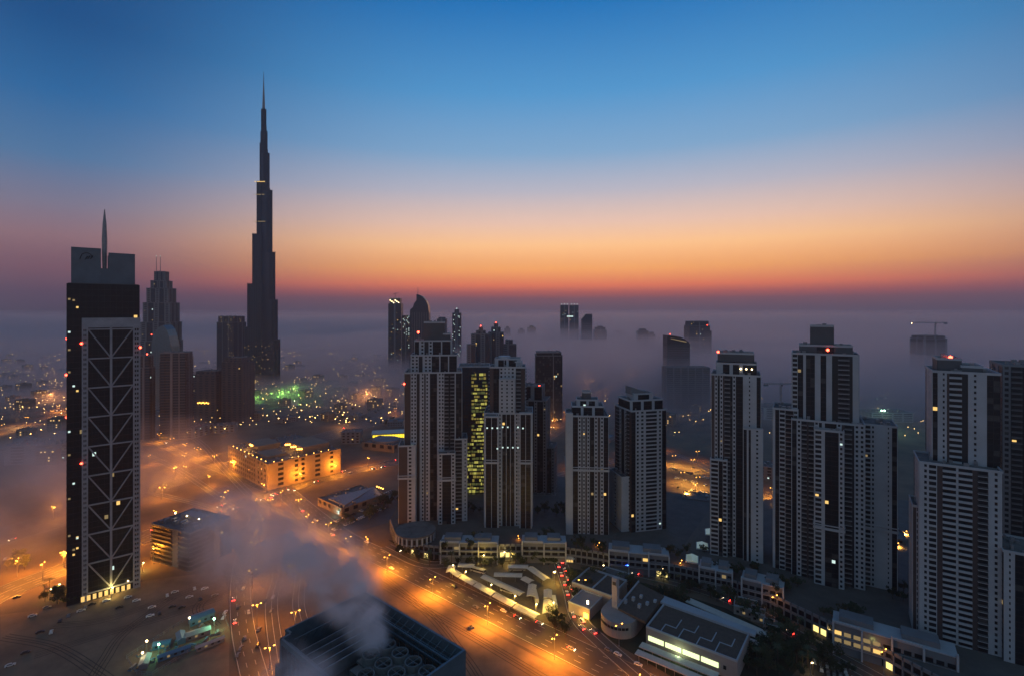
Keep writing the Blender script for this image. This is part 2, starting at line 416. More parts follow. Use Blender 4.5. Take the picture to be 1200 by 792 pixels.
# ---- tower G
r = Rel(862, 655)
r.p.x += 5*r.s; t = Tower('residential_tower', 'dark topped tower with three small lights under its roof beside the lit lot', 'tower', r.p, R(-24), group=EX)
V(t, r, 831, 884, 441, 3, 34, 'R.8 P.8 G.6 P.8 R.4 B1.6 G.6 P.8 D.3 G1.6 W.4 W.8 Q1 W1.3 G1', side='W1 Q1 G2 P1 G2 Q1 W1')
V(t, r, 830, 848, 542, 0, 2.9, 'S2 G1 S1', side='W1')
V(t, r, 866, 886, 502, 0, 2.9, 'G1 W.6 G.7 W1 Q2 W.7', side='W1')
V(t, r, 836, 880, 428, 7, 28, 'W1 G1 W.5 G1 W.5 G2', side='G1', zb=r.z(441))
V(t, r, 838, 877, 416, 8, 27, 'N1', side='N1', zb=r.z(428)+2)
m = MB()
for xx in (863, 869, 875): m.ball((r.x(xx), 6.2, r.z(433)), .55)
m.build('spotlight', sodw, t.root)
beacon(t.root, (r.x(838), 8, r.z(414)), 1.0)
t.finish()
# ---- tower H
r = Rel(978, 688)
t = Tower('residential_tower', 'tallest stepped tower of the right hand group with a square grey plant box on top', 'tower', r.p, R(-30), group=EX, npanes=100)
V(t, r, 934, 1008, 498, 6, 42, 'G1 P1 B1.2 R.3 B1.2 P1 G.6 W.6 G2.4 P1 R.5 B1.6 D.4 P1 P1', side='W1 Q1 W1 G3 P1 G1 W1')
V(t, r, 913, 940, 488, 10, 34, 'W.5 G1 S1.5 C2 S1', side='W1 Q1 G2 Q1 W1')
V(t, r, 958, 987, 506, 0, 5.9, 'S1.5 W.6 G2.8 P1', side='W1 Q1', band=[r.z(622)])
V(t, r, 1008, 1040, 499, 14, 38, 'S2 P1 W3 Q1 W.4 G1.3', side='W1 G2 W1', band=[r.z(621)])
V(t, r, 934, 1003, 418, 12, 38, 'S1 G1 W.5 G1.6 W1 G1 W1 D1 B2 D.5 W1', side='W1 Q1 W1 G3 W1', zb=r.z(498))
V(t, r, 942, 997, 408, 16, 34, 'N1 G1 N1', side='N1', zb=r.z(418))
V(t, r, 954, 978, 384, 18, 30, 'N1', side='N1', zb=r.z(408))
beacon(t.root, (r.x(972), 15, r.z(412)), 1.0)
t.finish()
# ---- tower I
r = Rel(1150, 765); r.p = G(1158, 765, 10); r.p.z = 0; r.k = .8
t = Tower('residential_tower', 'nearest tower, with a long wall of slatted balconies and red roof beacon', 'tower', r.p, R(-33), group=EX, npanes=100)
V(t, r, 1071, 1165, 552, 0, 26, 'W.6 P1 S1.6 R1 H2.4 W.4 H2.4 R.9 B1.8 W.8 P1 W.5', side='G1 W1 Q1 W1')
V(t, r, 1064, 1078, 610, 4, 22, 'R1 S2 W.6', side='W1 Q1 W1 Q1')
V(t, r, 1165, 1206, 640, -3, 22, 'W.6 Q1 W.4 G3 W.4 Q1 W.6', side='W1 Q1 W1 G2')
V(t, r, 1090, 1168, 441, 10, 40, 'G.8 W.5 Q1 R.4 H2 D1 W.5 Q1.2 W1.2 G2', side='G1 W1 Q1 W1', zb=r.z(552))
V(t, r, 1098, 1126, 426, 16, 34, 'N1', side='N1', zb=r.z(441))
V(t, r, 1126, 1150, 434, 14, 34, 'N1', side='N1', zb=r.z(441))
beacon(t.root, (r.x(1114), 17, r.z(423)), 1.1)
t.finish()
# ---- tower J, cut by the frame
r = Rel(1196, 745)
t = Tower('residential_tower', 'dark tower cut off by the right edge of the picture, behind the slatted balcony tower', 'tower', r.p, R(-33), group=EX, npanes=60, wallm=wall2)
V(t, r, 1186, 1262, 432, 14, 44, 'P1 B1.4 G3 P1 G3 P1', side='W1 B1 W1 G1')
t.finish()
# ---- braced tower on the left
fwall = mat('frame_paint', (.30, .31, .34), .7, noise=.3, scale=.2); crm = mat('crown_metal', (.10, .125, .15), .5, noise=.3, scale=.15)
p = G(122.5, 700)
bw = 38.0; s_ = p.y/F
zt = CAM_H-(384-HZ)*s_; ztop = CAM_H-(333-HZ)*s_; zcr = CAM_H-(290-HZ)*s_
t = Tower('braced_office_tower', 'slender dark glass tower with white X bracing and a needle spire above twin roof panels', 'tower', p, R(40), fh=3.9, lit=0.014, npanes=60); t.curt = 0
t.vol(-bw/2, bw/2, 3, 34, 0, ztop, 'G1', 'G1', 'G1', 'G1', par=False)
t.roof.box(-bw/2+.5, bw/2-.5, 3.5, 33.5, ztop, ztop+.4)
fr = MB(); x0, x1 = -bw/2+1.0, bw/2+.6
sx0 = -bw/2+10.6; inner0 = sx0+2.2; inner1 = bw/2-3.6; side1 = bw/2+.4
fl = (zt-4)/56.0
for (a, b) in ((sx0-3.2, sx0), (bw/2-3.6, bw/2+.4)):
    # ladder like white strips with square openings on both sides
    fr.box(a, a+.9, 1.2, 2.95, 0, zt); fr.box(b-.9, b, 1.2, 2.95, 0, zt); fr.box((a+b)/2-.2, (a+b)/2+.2, 1.5, 2.95, 0, zt)
    k = 0.0
    while k < zt: fr.box(a+.9, b-.9, 1.35, 2.95, k, k+1.5); k += fl
fr.box(sx0-3.2, side1, 1.1, 2.95, zt, zt+6.5)
fr.build('white_frame', fwall, t.root)
br = MB(); xm = (sx0+bw/2-3.6)/2
nb = 9; hb = (zt-6)/nb
for i in range(nb+1): br.box(sx0, bw/2-3.6, 1.7, 2.5, 5+i*hb-.45, 5+i*hb+.45)
br.box(xm-.65, xm+.65, 1.5, 2.4, 5, zt+3)
for i in range(nb):
    z0_, z1_ = 5+i*hb, 5+(i+1)*hb
    br.bar((sx0, 2.1, z1_), (xm, 2.1, z0_), .46); br.bar((bw/2-3.6, 2.1, z1_), (xm, 2.1, z0_), .46)
br.build('cross_bracing', fwall, t.root)
for i in range(18):
    zz = 30+(ztop-36)*random.random(); xx = random.choice((-18.4, -16.2, -14.4)); q = MB(); q.box(xx, xx+1.2, 2.7, 2.82, zz, zz+1.2)
    q.build('window', random.choice((lit_dim, lit_c, lit_dim, lit_w)), t.root, label='lit window')
# crown panels and spire
for xa, xb, dz in ((-bw/2+2, -1.6, 0), (2.4, bw/2-2, -2.5)):
    m = MB(); m.box(xa, xb, 10, 13, ztop+.4, zcr+dz); m.box(xa, xb, 24, 27, ztop+.4, zcr+dz-1); m.build('crown_panel', crm, t.root)
m = MB(); m.box(-1.6, 2.4, 10.4, 12.6, ztop+.4, ztop+11); m.build('crown_panel', crm, t.root)
m = MB(); zs = [ztop+8, zcr-2, zcr+7, zcr+18, zcr+27.5]; rs = [1.1, 1.45, 1.55, 1.1, .2]
for i in range(4): m.bar((.4, 15, zs[i]), (.4, 15, zs[i+1]), rs[i], rs[i+1], 10)
m.build('spire', steel, t.root)
m = MB()
for a in range(20):
    for h_ in (0, 1):
        pass
sy = [( -12.6, zcr-8), (-11.6, zcr-4.6), (-9.4, zcr-3.2), (-7.2, zcr-4.2), (-5.8, zcr-6.6)]
for i in range(4): m.bar((sy[i][0], 9.9, sy[i][1]), (sy[i+1][0], 9.9, sy[i+1][1]), .22)
for dx, dz in ((0, 0), (1.2, 1.0), (2.6, 1.6)): m.bar((-9.8+dx, 9.9, zcr-8+dz*.3), (-8.6+dx, 9.9, zcr-5.6+dz*.3), .3)
m.build('emblem', core, t.root)
for (bx, by, bz) in ((-bw/2-.4, 33, zt-8), (sx0-3.4, 1, zt-10), (bw/2+.4, .9, zt-14), (sx0-3.4, 1, zt-88), (-bw/2-.4, 20, zt-60), (-bw/2-.3, 3, zt-30)): beacon(t.root, (bx, by, bz), .75)
lo = MB()
for i in range(9): lo.box(-12+i*3.0, -10.2+i*3.0, .6, 1.0, 1, 4.2)
lo.build('lobby_light', lit_w, t.root)
t.finish()
# ================================================================= ground and roads
def ribbon(pts, w, z, mb=None, off=0.0, w2=None):
    """flat strip along world points (x, y)"""
    mb = mb or MB(); n = len(pts); Lp = []; Rp = []
    for i in range(n):
        a = Vector(pts[max(0, i-1)][:2]); b = Vector(pts[min(n-1, i+1)][:2]); d = (b-a).normalized(); nn = Vector((-d.y, d.x))
        ww = w if w2 is None else w+(w2-w)*i/(n-1)
        c = Vector(pts[i][:2])+nn*off; Lp.append(c+nn*ww/2); Rp.append(c-nn*ww/2)
    i0 = len(mb.v)
    for a, b in zip(Lp, Rp): mb.v += [(a.x, a.y, z), (b.x, b.y, z)]
    for i in range(n-1): mb.f.append((i0+2*i, i0+2*i+1, i0+2*i+3, i0+2*i+2))
    return mb
def smooth(pts, k=6):
    out = []; P = [Vector(p[:2]) for p in pts]; P = [2*P[0]-P[1]]+P+[2*P[-1]-P[-2]]
    for i in range(1, len(P)-2):
        for j in range(k):
            t_ = j/k; a, b, c, d = P[i-1:i+3]
            out.append(.5*((2*b)+(c-a)*t_+(2*a-5*b+4*c-d)*t_*t_+(3*b-a-3*c+d)*t_**3))
    out.append(P[-2]); return out
def gp(l): return smooth([G(a, b) for a, b in l])
def resample(pts, st):
    out = []; acc = 0.0; nxt = 0.0
    for a, b in zip(pts, pts[1:]):
        l = (b-a).length
        while nxt <= acc+l: out.append((a+(b-a)*((nxt-acc)/l), (b-a).normalized())); nxt += st
        acc += l
    return out
asphalt = mat('asphalt', (0.085, 0.075, 0.066), .7, noise=.45, scale=.06)
sand = mat('packed_sand', (0.24, 0.165, 0.105), .95, base2=(0.10, 0.07, 0.047), scale=.045)
paving = mat('paving', (0.13, 0.11, 0.09), .9, noise=.35, scale=.3)
white_p = mat('road_paint', (0.55, 0.52, 0.45), .7, noise=.4, scale=.8)
grassm = mat('dark_lawn', (0.022, 0.028, 0.014), .95, noise=.5, scale=.15)
g = MB()
XS = [-16000, -3000, -1200, -600, 0, 600, 1200, 3000, 16000]
g.poly([(-6950, -390, 0), (6950, -390, 0), (6950, 6950, 0), (-6950, 6950, 0)])
setting(g, 'ground', mat('ground', (0.18, 0.125, 0.082), .95, base2=(0.065, 0.05, 0.038), scale=.02))

ROADS = {}
def road(key, pts, w, z=.03, lanes=4, kerb=True, marks=True, name='road'):
    ROADS[key] = pts
    setting(ribbon(pts, w, z), name, asphalt)
    if marks:
        m = MB()
        for side in (-1, 1): ribbon(pts, .3, z+.012, m, side*(w/2-.5))
        for l in range(1, lanes):
            o = -w/2+w*l/lanes
            if lanes % 2 == 0 and l == lanes//2: ribbon(pts, .3, z+.012, m, o); continue
            for (p, d) in resample(pts, 11):
                q = p+Vector((-d.y, d.x))*o; ribbon([q, q+d*4.5], .25, z+.012, m)
        setting(m, 'lane_marking', white_p)
    if kerb:
        m = MB()
        for side in (-1, 1):
            for a, b in zip(pts, pts[1:]):
                d = (b-a).normalized(); nn = Vector((-d.y, d.x)); u0 = a+nn*side*(w/2+.15); u1 = b+nn*side*(w/2+.15)
                m.bar((u0.x, u0.y, .05), (u1.x, u1.y, .05), .16)
        setting(m, 'kerb', paving)
AV = Vector((0.777, -0.63)); AN = Vector((-0.63, -0.777))   # avenue direction and its left hand side
a0 = Vector((-78, 392))+AN*10.5
avpts = smooth([a0+AV*250, a0+AV*120, a0, a0-AV*70, Vector((-186, 478)), Vector((-256, 560))])
road('avenue', avpts, 21, lanes=5)
setting(ribbon(avpts[:-6], 4.0, .02, off=13), 'median_strip', sand)
road('cross_street', gp([(468, 540), (440, 546), (400, 555), (330, 574), (250, 600), (190, 620), (120, 650), (60, 672), (0, 696), (-60, 730)]), 24, .042, lanes=6)
road('north_street', gp([(318, 572), (290, 560), (240, 540), (165, 510), (60, 480)]), 22, .054, lanes=4)
road('west_street', gp([(320, 580), (296, 620), (283, 670), (284, 730), (300, 800)]), 13, .066, lanes=3)
road('slip_road', gp([(345, 640), (352, 670), (350, 710), (362, 750), (388, 800)]), 8, .048, lanes=2)
road('highway', smooth([Vector(p) for p in ((-560, 250), (-433, 433), (-400, 540), (-330, 680), (-250, 860), (-120, 1200), (60, 1800), (300, 2600))]), 46, .036, lanes=10, kerb=False)
road('far_highway', gp([(-60, 530), (0, 507), (80, 484), (150, 470)]), 36, .03, lanes=8, kerb=False)
road('east_street', gp([(560, 545), (610, 527), (650, 506), (700, 470), (740, 445), (768, 418), (778, 402)]), 24, .03, lanes=4, kerb=False)
road('park_street', gp([(640, 452), (690, 456), (740, 458), (850, 470)]), 16, .024, lanes=2, kerb=False)
road('tower_street', gp([(452, 640), (500, 661), (560, 655), (650, 652), (760, 674), (850, 700), (950, 752), (1050, 806)]), 11, .06, lanes=2)
road('side_street', gp([(655, 654), (668, 690), (678, 724), (705, 752), (760, 800)]), 11, .072, lanes=2)
road('back_street', gp([(640, 560), (720, 540), (780, 530), (850, 560), (930, 612)]), 14, .03, lanes=2)
road('ramp', gp([(160, 528), (205, 548), (252, 578), (296, 606), (318, 628)]), 9, .078, lanes=2)
road('ramp', gp([(100, 566), (180, 578), (250, 596), (305, 624), (326, 664), (318, 710), (330, 800)]), 8, .09, lanes=2)
road('ramp', gp([(170, 500), (225, 512), (262, 548), (300, 585), (352, 612), (400, 640)]), 9, .10, lanes=2)
road('ramp', gp([(345, 598), (360, 622), (348, 648), (312, 655), (282, 642), (270, 622)]), 7, .11, lanes=1)
# roundabout edge west of the avenue
ctr = G(330, 700)
# plots
def plot(name, pxs, m, z=.015):
    q = MB(); q.poly([tuple(G(a, b).to_2d())+(z,) for a, b in pxs][::-1]); q.v = [(v[0], v[1], z) for v in q.v]
    o = setting(q, name, m)
    me = o.data
    if me.polygons[0].normal.z < 0: me.flip_normals()
    return o
plot('sand_lot', [(430, 655), (505, 702), (640, 775), (700, 810), (380, 810), (395, 700)], sand, .01)
plot('sand_lot', [(0, 720), (95, 708), (170, 680), (260, 668), (270, 700), (268, 800), (0, 800)], sand, .012)
plot('car_park', [(372, 612), (470, 574), (466, 592), (455, 612), (400, 628)], asphalt, .018)
plot('car_park', [(782, 536), (850, 556), (905, 585), (930, 622), (800, 600)], mat('asphalt_glow_tint', (0.10, 0.08, 0.06), .9, noise=.4, scale=.1), .02)  # orange lamp glow put into a warmer, lighter asphalt colour
plot('bus_yard', [(522, 660), (640, 656), (652, 690), (654, 722), (632, 728), (560, 694)], paving, .02)
plot('lawn', [(655, 662), (760, 684), (850, 712), (950, 765), (1010, 800), (800, 800), (690, 735), (668, 690)], grassm, .014)
plot('lawn', [(455, 632), (525, 664), (640, 663), (650, 657), (560, 659), (500, 665)], grassm, .016)
plot('car_park', [(1000, 782), (945, 772), (920, 800), (1030, 800)], asphalt, .022)
plot('lawn', [(290, 462), (375, 460), (380, 476), (300, 480)], mat('lawn_glow_tint', (0.10, 0.2, 0.06), .9, noise=.5, scale=.05), .02)  # floodlight put into the lawn colour as a brighter green
for tr_ in (((40, 770), (120, 745), (200, 722), (262, 700)), ((60, 735), (120, 728), (190, 705), (250, 682)), ((110, 800), (128, 770), (150, 740), (205, 700)), ((270, 690), (240, 700), (228, 716), (250, 735)), ((410, 665), (470, 700), (560, 752), (640, 800)), ((440, 672), (500, 720), (540, 770), (560, 800)), ((0, 748), (60, 760), (110, 790), (130, 806))):
    P_ = gp(tr_)
    m_ = MB()
    for o_ in (-1.1, 1.1, 2.6, 4.6): ribbon(P_, .5, .022, m_, o_)
    setting(m_, 'tyre_track', mat('tyre_track', (.085, .06, .042), .95, noise=.5, scale=.6))
plot('pond', [(300, 470), (352, 468), (360, 474), (310, 478)], mat('water', (0.01, 0.03, 0.03), .08, spec=.8), .04)
plot('paved_walk', [(800, 656), (838, 600), (850, 606), (818, 664)], paving, 10.25)
# ================================================================= podium of the tower cluster
def poly_center(p): return sum((Vector(q) for q in p), Vector((0, 0)))/len(p)
front = [(458, 622), (466, 640), (492, 652), (520, 655), (565, 653), (610, 653), (655, 656), (700, 662), (745, 671), (800, 680), (850, 694), (900, 713), (960, 742), (1030, 778), (1110, 822)]
FR = smooth([G(a, b) for a, b in front], 3)
back = [G(a, b).to_2d() for a, b in ((1330, 800), (1300, 660), (1100, 600), (960, 592), (870, 600), (800, 590), (700, 575), (600, 560), (500, 570))]
pod = thing('podium', 'long curved pale podium with arcades and shop fronts under the residential towers', 'podium', (0, 0, 0))
m = MB(); m.prism([tuple(p) for p in FR]+[tuple(p) for p in back], 0, 10); m.build('deck', mat('podium_stone', (0.10, 0.092, 0.085), .9, noise=.4, scale=.1), pod)
m = MB(); gl = MB(); sl_ = MB(); m2 = MB()
for k, (p, d) in enumerate(resample(FR, 4.2)):
    n = Vector((d.y, -d.x))
    if n.dot(p) > 0: n = -n
    o = (p.x, p.y); u = (d.x, d.y); nn = (n.x, n.y)
    m.obox(o, u, nn, -.4, .4, .05, .9, 0, 9.2)
    m.obox(o, u, nn, .41, 3.79, .05, .8, 4.2, 5.6); m.obox(o, u, nn, .41, 3.79, .05, .8, 9.0, 10.8)
    xx = 600+F*p.x/p.y
    lit = (480 < xx < 500 and k % 3 == 0) or (540 < xx < 560) or (573 < xx < 632 and k % 4) or (655 < xx < 665) or (765 < xx < 778) or (945 < xx < 965) or (1000 < xx < 1100 and k % 3 == 0)
    (sl_ if lit else gl).obox(o, u, nn, .5, 3.7, .06, .2, .4, 4.0)
    gl.obox(o, u, nn, .5, 3.7, .06, .2, 5.8, 8.8)
m.build('arcade', wall2, pod); gl.build('window_band', glass, pod, kind='stuff'); sl_.build('lit_shop_front', mat('shop_light', (.1, .1, .1), .5, emis=(1, .78, .25), estr=1.6), pod, kind='stuff')

def townhouse(pl, pr, py, label, rz, h=13.0, litset=(), big=False, lm_=None):
    """block of town houses with white frames and terraces standing on the podium edge"""
    c = G((pl+pr)/2, py, 8); w = (pr-pl)*c.y/F/max(.5, math.cos(rz-math.atan2(0, 1))); 
    t = thing('townhouse_block', label, 'town houses', (c.x, c.y, 0), rz, 'town house blocks on the podium edge')
    b = MB(); b.box(-w/2, w/2, 1.5, 14, 0, h); b.box(-w*.45, -w*.15, 4, 13, h+.01, h+3.2); b.box(w*.08, w*.38, 4, 13, h+.01, h+3.2)
    b.build('body', wall2, t)
    f = MB(); f.box(-w/2-.4, w/2+.4, 1.0, 14.4, h+.02, h+.5)
    n = max(2, int(w/11)); st = w/n
    for i in range(n+1): x = -w/2+i*st; f.box(x-.45, x+.45, -.6, 1.49, 0, h+2.2 if i % 2 == 0 else h)
    for z in (5.2, 9.2): f.box(-w/2, w/2, -.2, 1.49, z, z+.5)
    for i in range(0, n, 2): f.box(-w/2+i*st+.45, -w/2+(i+1)*st-.45, -.6, .2, h+1.6, h+2.2)
    f.build('frame', wall, t)
    rl = MB(); rl.box(-w/2, w/2, -.5, -.35, 5.7, 6.5); rl.box(-w/2, w/2, -.5, -.35, 9.7, 10.4); rl.build('railing', wall2, t)
    for i in range(n*3):
        x = -w/2+(i+.5)*st/3
        for z in (6.0, 10.1):
            q = MB(); q.box(x-st*.12, x+st*.12, 1.3, 1.42, z, z+2.1)
            q.build('window', (lit_dim if (i+int(z)) % 5 else lit_w) if (i in litset and (z > 9 or big)) else glass, t)
    return t
townhouse(516, 583, 648, 'pale town house block with three lit shop fronts at the left end of the podium', R(-2), 15, (2, 9))
townhouse(612, 663, 648, 'pale town house block above the middle of the podium, unlit upper storeys', R(-3), 15)
townhouse(715, 782, 661, 'pale town house block with a small yellow light, above the blue glowing globe', R(-12), 15, (5,))
townhouse(822, 855, 680, 'narrow town house block with one yellow lit corner room beside the glazed walk', R(-24), 14, (4,))
townhouse(874, 912, 698, 'narrow unlit town house block with white frames left of the tallest stepped tower', R(-30), 15)
townhouse(997, 1094, 768, 'largest town house block, terraces glowing yellow green at its left end', R(-34), 16, (0, 1, 2, 3, 4), True)
# terrace lamps of the largest block
def street_light(loc, color, power, name='lamp_light', parent=None, rad=.5, cut=None):
    l = bpy.data.lights.new(name, 'SPOT' if cut else 'POINT'); l.energy = power; l.color = color; l.shadow_soft_size = rad
    if cut: l.spot_size = R(cut); l.spot_blend = .6
    o = bpy.data.objects.new(name, l); col.objects.link(o)
    if parent: o.parent = parent
    o.location = loc; return o
c_ = G(1010, 745, 12); t = thing('terrace_lamp_row', 'row of three warm globe lamps on the terrace of the largest town house block', 'lamps', (c_.x, c_.y, 10.1), R(-34))
m = MB(); q = MB()
for i in range(3): m.bar((i*5, 0, 0), (i*5, 0, 2.6), .1); q.ball((i*5, 0, 2.9), .4)
m.build('post', steel, t); q.build('globe', sodw, t)
street_light((5, -1.5, 3), (.8, .8, .2), 2600, parent=t)
# rounded pavilion at the podium's left end
c_ = G(487, 630, 10); t = thing('corner_pavilion', 'rounded arcaded corner building at the left tip of the podium', 'building', (c_.x, c_.y, 10))
def ring(r, n, a0=0, a1=2*math.pi): return [(r*math.cos(a0+(a1-a0)*i/n), r*math.sin(a0+(a1-a0)*i/n)) for i in range(n)]
m = MB(); m.prism(ring(15, 24), .02, 6); m.build('drum', wall2, t)
m = MB(); m.prism(ring(16, 24), 6.02, 6.9); m.build('roof', roofm, t)
m = MB(); q = MB()
for i in range(24):
    a = 2*math.pi*i/24; m.obox((15*math.cos(a), 15*math.sin(a)), (-math.sin(a), math.cos(a)), (math.cos(a), math.sin(a)), -.5, .5, -.3, .8, .05, 6)
    q.obox((15*math.cos(a+.13), 15*math.sin(a+.13)), (-math.sin(a+.13), math.cos(a+.13)), (math.cos(a+.13), math.sin(a+.13)), -1, 1, -.4, .1, 1, 4.6)
m.build('pilaster', wall, t); q.build('window_ring', glass, t)
# glazed walk with three skylights
for i, (a, b) in enumerate(((842, 607), (833, 624), (823, 640), (811, 655))):
    p = G(a, b, 10.5); t = thing('skylight', 'pale lit glass skylight in the sloping walk, number %s from the far end of four' % ('one', 'two', 'three', 'four')[i], 'skylight', (p.x, p.y, 10.3), R(-20), 'skylights in the walk between the towers')
    m = MB(); m.box(-4.5, 4.5, -6, 6, 0, .8); m.build('frame', wall, t)
    m = MB(); m.hexa([(-4, -5.5, .81), (4, -5.5, .81), (4, 5.5, .81), (-4, 5.5, .81), (-.2, -5.4, 2), (.2, -5.4, 2), (.2, 5.4, 2), (-.2, 5.4, 2)]); m.build('glass', mat('skylight_glow', (.3, .35, .33), .2, emis=(.6, .8, .65), estr=.16), t)
# blue globe
p = G(735, 660, 6); t = thing('illuminated_globe', 'bright blue glowing globe on a post in front of the podium', 'lamp', (p.x, p.y, 0))
m = MB(); m.bar((0, 0, 0), (0, 0, 4.4), .3); m.build('post', steel, t); m = MB(); m.ball((0, 0, 6), 1.8, 12); m.build('globe', bluel, t)
street_light((0, -2.5, 6), (.03, .1, 1), 7000, parent=t)

# ================================================================= bus depot
canopy_m = mat('canopy_sheet', (0.55, 0.52, 0.46), .7, noise=.2, scale=.4)
def canopy(x0, y0, x1, y1, label, w=5.6):
    a = G(x0, y0, 5).to_2d(); b = G(x1, y1, 5).to_2d(); d = b-a; l = d.length; c = (a+b)/2
    t = thing('canopy', label, 'canopy', (c.x, c.y, 0), math.atan2(d.y, d.x), 'long sheet roofs of the bus yard')
    m = MB(); m.hexa([(-l/2, -w/2, 4.6), (l/2, -w/2, 4.6), (l/2, 0, 5.3), (-l/2, 0, 5.3), (-l/2, -w/2, 4.75), (l/2, -w/2, 4.75), (l/2, 0, 5.45), (-l/2, 0, 5.45)])
    m.hexa([(-l/2, .01, 5.3), (l/2, .01, 5.3), (l/2, w/2, 4.6), (-l/2, w/2, 4.6), (-l/2, .01, 5.45), (l/2, .01, 5.45), (l/2, w/2, 4.75), (-l/2, w/2, 4.75)])
    n = int(l/2.5)
    for i in range(n+1):
        x = -l/2+.1+(l-.2)*i/n; m.bar((x, -w/2, 4.8), (x, 0, 5.5), .07); m.bar((x, 0, 5.5), (x, w/2, 4.8), .07)
    m.build('roof', canopy_m, t)
    k = max(2, int(l/8))
    for i in range(k):
        x = -l/2+l*(i+.5)/k; m = MB(); m.bar((x, 0, 0), (x, 0, 5.28), .14); m.build('post', steel, t)
CN = [(531, 668, 540, 674, 'short end bay nearest the road corner'), (541, 674.5, 557, 683, 'second bay of the long row beside the avenue'), (558, 683.5, 579, 695, 'third bay of the long row beside the avenue'),
      (580, 695.5, 603, 708, 'fourth bay of the long row beside the avenue'), (604, 708.5, 630, 721, 'last and brightest bay of the long row beside the avenue'),
      (537, 661, 556, 662, 'small one by the podium at the far left of the bus yard'), (566, 674, 612, 695, 'long diagonal one in the middle of the yard'), (579, 672, 612, 673, 'straight dim one behind the long diagonal one'),
      (595, 662.5, 619, 663, 'straight lit one at the top edge of the yard'), (621, 664, 641, 678, 'bright diagonal one at the top right of the yard'), (613, 676, 623, 681, 'tiny grey one in the middle right'),
      (624, 684, 622, 698, 'short upright one near the middle right'), (642, 690, 642, 700, 'dim upright one at the right edge'), (642, 702, 641, 718, 'bright yellow upright one at the right edge of the bus yard'), (530, 662, 527, 670, 'short one across the far left tip')]
for c in CN: canopy(*c[:4], 'pale sheet roof, '+c[4])
# a couple of city buses
def bus(loc, rz, label, i):
    t = thing('parked_bus', label, 'bus', loc, rz, 'buses waiting in the yard')
    m = MB(); m.hexa([(-6, -1.25, .45), (6, -1.25, .45), (6, 1.25, .45), (-6, 1.25, .45), (-5.9, -1.2, 3.1), (5.85, -1.2, 3.1), (5.85, 1.2, 3.1), (-5.9, 1.2, 3.1)]); m.box(-3, -1, -.8, .8, 3.1, 3.35)
    m.build('body', mat('bus_paint', (.5, .48, .45), .4), t)
    m = MB(); m.box(-5.7, 5.7, -1.29, -1.24, 1.5, 2.6); m.box(-5.7, 5.7, 1.24, 1.29, 1.5, 2.6); m.box(5.86, 6.0, -1.1, 1.1, 1.3, 2.7); m.build('window_band', glass, t)
    for x in (-3.8, 3.9):
        for y in (-1.15, 1.15): m = MB(); m.bar((x, y-.12, .48), (x, y+.12, .48), .48, k=12); m.build('wheel', core, t)
for i, (a, b, rz, lb) in enumerate(((606, 668, 0, 'pale city bus beside the straight lit canopy'), (628, 701, 95, 'pale city bus near the short upright canopy'), (596, 694, -30, 'pale city bus beside the long diagonal canopy'), (560, 670, -28, 'pale city bus at the left of the yard'), (650, 708, 92, 'pale city bus at the right edge of the yard'))):
    p = G(a, b); bus((p.x, p.y, .03), R(rz), lb, i)
# small lit shop boat shaped kiosk
p = G(666, 658); t = thing('kiosk', 'small lit kiosk with orange lights at the top of the side street', 'kiosk', (p.x, p.y, 0), R(-10))
m = MB(); m.box(-4, 4, -2, 2, .3, 3.2); m.build('body', wall2, t); m = MB(); m.hexa([(-4.8, -2.6, 3.22), (4.8, -2.6, 3.22), (4.8, 2.6, 3.22), (-4.8, 2.6, 3.22), (-3, -1, 4.4), (3, -1, 4.4), (3, 1, 4.4), (-3, 1, 4.4)]); m.build('roof', canopy_m, t)
for i in range(4): m = MB(); m.box(-3.6+i*1.9, -2.1+i*1.9, -2.12, -2.01, 1, 2.6); m.build('window', lit_w, t)

# ================================================================= club building with the tower slab
pinkw = mat('pinkish_stone', (0.36, 0.29, 0.26), .85, noise=.2, scale=.2)
tiles = mat('brown_roof_gravel', (0.12, 0.085, 0.065), .95, noise=.35, scale=.4)
A_, B_ = G(757, 735, 10).to_2d(), G(864, 776, 10).to_2d()
d = B_-A_; l = d.length; rz = math.atan2(d.y, d.x)
t = thing('club_building', 'long low building with a glowing window strip and a slim pink tower slab', 'building', (A_.x, A_.y, 0), rz)
dep = 30
m = MB(); m.box(0, l, 0, dep, 0, 10); m.build('hall', pinkw, t)
m = MB(); m.box(.8, l-.8, .8, dep-.8, 10.01, 10.2); m.build('roof', tiles, t)
m = MB(); parapet(m, 0, l, 0, dep, 10.01, 1.1, .7)
zx = 4
for i in range(4):
    x = l*(.16+.2*i)
    m.box(x, x+.5, 1, 9+2*(i % 2), 10.21, 10.5); m.box(x, x+6, 9+2*(i % 2), 9.5+2*(i % 2), 10.21, 10.5); m.box(x+6, x+6.5, 9+2*(i % 2), 19, 10.21, 10.5)
m.build('roof_edge', wall, t)
for i in range(4):
    m = MB(); x = 1.5+i*l*.2; m.box(x, x+l*.18, -.35, -.05, 3.6, 6.2); m.build('window', mat('club_light', (.2, .2, .1), .5, emis=(.85, 1, .5), estr=1.5), t, label='long glowing greenish window')
m = MB(); m.box(l*.86, l*.89, -.12, -.03, 4, 6); m.build('window', glass, t)
m = MB(); m.box(-.5, l*.84, -9, -4, 3.4, 3.9); m.build('canopy', canopy_m, t)
m = MB(); m.box(0, l*.84, -16, -11.5, 3.4, 3.9); m.build('canopy', canopy_m, t)
for yy in (-8, -15):
    for i in range(9): m = MB(); m.bar((2+i*l*.1, yy, 0), (2+i*l*.1, yy, 3.4), .18); m.build('post', steel, t)
